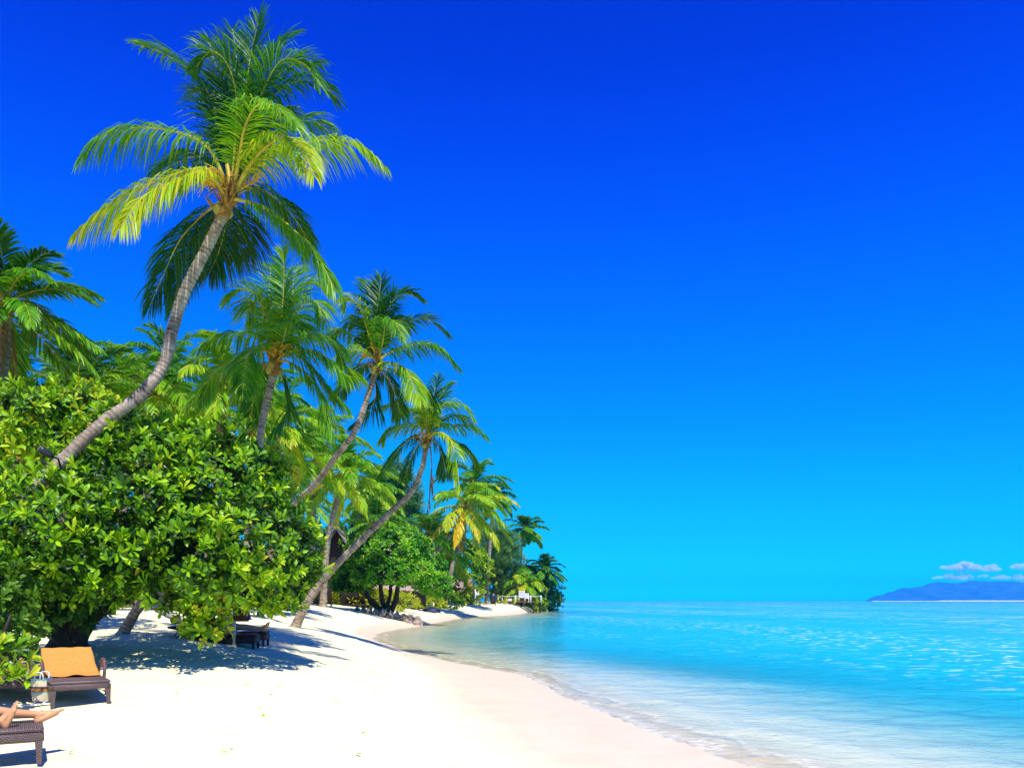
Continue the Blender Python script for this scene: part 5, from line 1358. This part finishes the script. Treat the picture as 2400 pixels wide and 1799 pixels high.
for k, (dx, dy, rz, lab) in enumerate([(-.02, -.22, .3, 'white sandal on the sand before the striped bag, nearer one'), (.10, -.16, .1, 'white sandal touching the striped bag')]):
    g = gb + np.array([dx, dy, 0]); g[2] = float(gz(g[0], g[1])) + .02; root = empty('sandal', g, lab, 'sandal', 'white sandals'); root.rotation_euler = (0, 0, rz)
    mb = MB(); a = np.linspace(0, 2 * math.pi, 18, endpoint=False); w = .042 * (1 + .18 * np.cos(a))
    v = np.concatenate([np.stack([.125 * np.cos(a), w * np.sin(a), np.full(18, z)], -1) for z in (-.008, .014)])
    mb.add(v, [np.array([[q, (q + 1) % 18, 18 + (q + 1) % 18, 18 + q] for q in range(18)]), np.arange(18)[::-1][None], (18 + np.arange(18))[None]]); mb.build('sole', M['white_cloth'], root)
    mb = MB(); tube(mb, spline([(.02, -.042, .014), (.05, 0, .05), (.02, .042, .014)], 9), .009, 6); mb.build('strap', M['white_cloth'], root)

gp = np.array([(549 - CX) / F * 19.35, 19.35, 0]); gp[2] = float(gz(gp[0], gp[1]))
post = empty('hammock_post', gp, 'pale grey pole in the bush shade holding the hammock', 'post')
mb = MB(); tube(mb, [(0, 0, -.2), (0, 0, .6), (.01, 0, 1.5)], [.042, .040, .036], 12); mb.build('pole', M['post'], post)
mb = MB(); tube(mb, [(0, 0, 1.5), (.01, 0, 1.53)], [.044, .03], 12); mb.build('cap', M['white_paint'], post)
mb = MB(); tube(mb, spline([(0, -.05, .92), (.06, -.07, .90), (.10, -.06, .93)], 6), .008, 6); mb.build('hook', M['black_metal'], post)

def sack(label, loc, w, h, dp, mat, seed, name='hanging_bag', strap=True):
    root = empty(name, loc, label, 'bag'); mb = MB(); ns, nz = 20, 9; V = []
    for k in range(nz):
        t = k / (nz - 1); ww = w * (.55 + .45 * math.sin(math.pi * (.15 + .6 * (1 - t)))); 
        for j in range(ns):
            a = 2 * math.pi * j / ns; q = 1 + .10 * math.sin(2 * a + seed + 3 * t) + .05 * math.sin(5 * a)
            V.append((ww / 2 * math.cos(a) * q + w * .12 * t, dp / 2 * math.sin(a) * q * (1 - .3 * t), -h + h * t + .03 * math.sin(a * 2) * t))
    i = np.arange(nz - 1)[:, None] * ns; j = np.arange(ns)[None]
    mb.add(V, [np.stack([i + j, i + (j + 1) % ns, i + ns + (j + 1) % ns, i + ns + j], -1).reshape(-1, 4), np.arange(ns)[::-1][None], ((nz - 1) * ns + np.arange(ns))[None]]); mb.build('body', mat, root)
    mb = MB(); tube(mb, spline([(-w * .15, 0, -.03), (-w * .2, -.02, .06), (-w * .28, -.01, .10), (w * .25, 0, -.02)], 12), .010, 6); mb.build('strap', mat, root)
    return root
sack('brown leather bag hanging from the hammock pole', gp + np.array([.16, -.04, .88]), .36, .30, .16, M['brown_leather'], 1)
cp = empty('cap', gp + np.array([.34, -.06, .66]), 'small blue cap hooked on the hanging brown bag', 'cap'); mb = MB(); blob(mb, (0, 0, 0), (.06, .06, .05), .05, 5, 3); mb.build('crown_panel', M['blue_cloth'], cp); mb = MB(); blob(mb, (.05, 0, -.03), (.06, .055, .010), .02, 6, 2); mb.build('brim', M['blue_cloth'], cp)

ham = empty('hammock', P(450, 1465, 19.3), 'white rope hammock slung between the pole and the leaning trunk', 'hammock'); ho = np.array(ham.location)
A, B = P(548, 1396, 19.35), P(345, 1398, 19.05)
sA, sB = A * .84 + B * .16 + np.array([0, 0, -.28]), A * .14 + B * .86 + np.array([0, 0, -.26])
for s, e in ((sA, A), (sB, B)):
    mb = MB(); w = .42
    for k in range(9): 
        y = -w + 2 * w * k / 8; tube(mb, spline([s + np.array([0, y, 0]), e], 3), .0045, 4)
    mb.build('clew', M['rope'], ham); mb.v = None
for o_ in ham.children: o_.location = -ho
for s in (sA, sB):
    mb = MB(); tube(mb, [s + np.array([0, -.46, 0]), s + np.array([0, .46, 0])], .016, 8); o = mb.build('spreader_bar', M['plank'], ham); o.location = -ho
mb = MB()
def hcurve(y, n=14):
    t = np.linspace(0, 1, n)[:, None]; p = sA * (1 - t) + sB * t + np.array([0, y, 0]); p[:, 2] -= (.34 * (1 - (2 * t[:, 0] - 1) ** 2)) * (1 - .25 * (abs(y) / .42) ** 2); return p
for k in range(13): tube(mb, hcurve(-.42 + .84 * k / 12), .006, 4)
cs = [hcurve(-.42 + .84 * k / 12, 30) for k in range(13)]
for i in range(1, 29): tube(mb, np.array([c[i] for c in cs]), .005, 4)
o = mb.build('net', M['rope'], ham); o.location = -ho

lp = P(128, 1072, 14.4)
lamp = empty('spotlight', lp, 'small black spotlight strapped to the tall leaning trunk', 'lamp')
mb = MB(); d_ = nrm(np.array([-.5, -.3, .35])); tube(mb, np.array([d_ * .02, d_ * .1, d_ * .2, d_ * .26]), [.045, .06, .06, .065], 12); mb.build('housing', M['black_metal'], lamp)
mb = MB(); tube(mb, np.array([d_ * .262, d_ * .268]), [.055, .055], 12); mb.build('lens', M['glass'], lamp)
mb = MB(); td = nrm(P(130, 1092, 14.7) - P(100, 1122, 14.6)); cc = P(122, 1100, 14.72) - lp
u = nrm(np.cross(td, [0, 0, 1.0])); w = np.cross(td, u); th = np.linspace(0, 2 * math.pi, 21)
tube(mb, cc + .215 * (np.cos(th)[:, None] * u + np.sin(th)[:, None] * w), .03, 6, caps=False, flat=.4); mb.build('strap', M['black_metal'], lamp)
mb = MB(); tube(mb, spline([d_ * .03, d_ * .03 + np.array([.06, .05, -.02]), cc + w * .21], 6), .018, 6); mb.build('bracket', M['black_metal'], lamp)

# leaves fallen on the sand
mb = MB(); rl = np.random.default_rng(91)
for k in range(60):
    x, y = rl.uniform(-9, -1.5), rl.uniform(8, 26)
    lv, f3, f4 = leaf_template(rl.uniform(.07, .14), rl.uniform(.018, .03), .3, rl.uniform(-.1, .4))
    R = rotz(rl.uniform(0, 6.28)) @ np.array(Matrix.Rotation(rl.uniform(-.3, .3), 3, 'X'))
    mb.add(lv @ R.T + np.array([x, y, float(gz(x, y)) + .02]), [f3, f4], rl.uniform(.86, 1))
o = mb.build('leaf_litter', M['leaf']); tag(o, 'few dry leaves scattered over the sand', kind='stuff')

# ------------------------------------------------------------------ sea air
mv, nt, out = mat_new('sea_haze')
v = N(nt, 'ShaderNodeVolumePrincipled'); v.inputs['Color'].default_value = (.003, .36, 1.0, 1); v.inputs['Density'].default_value = HAZE = .00007; v.inputs['Anisotropy'].default_value = 0
nt.links.new(v.outputs[0], out.inputs['Volume'])
mb = MB(); box(mb, (1500, 5600, 142), (16000, 12000, 312)); hz = mb.build('haze', mv, smooth=False); tag(hz, 'thin blue sea haze', kind='stuff')
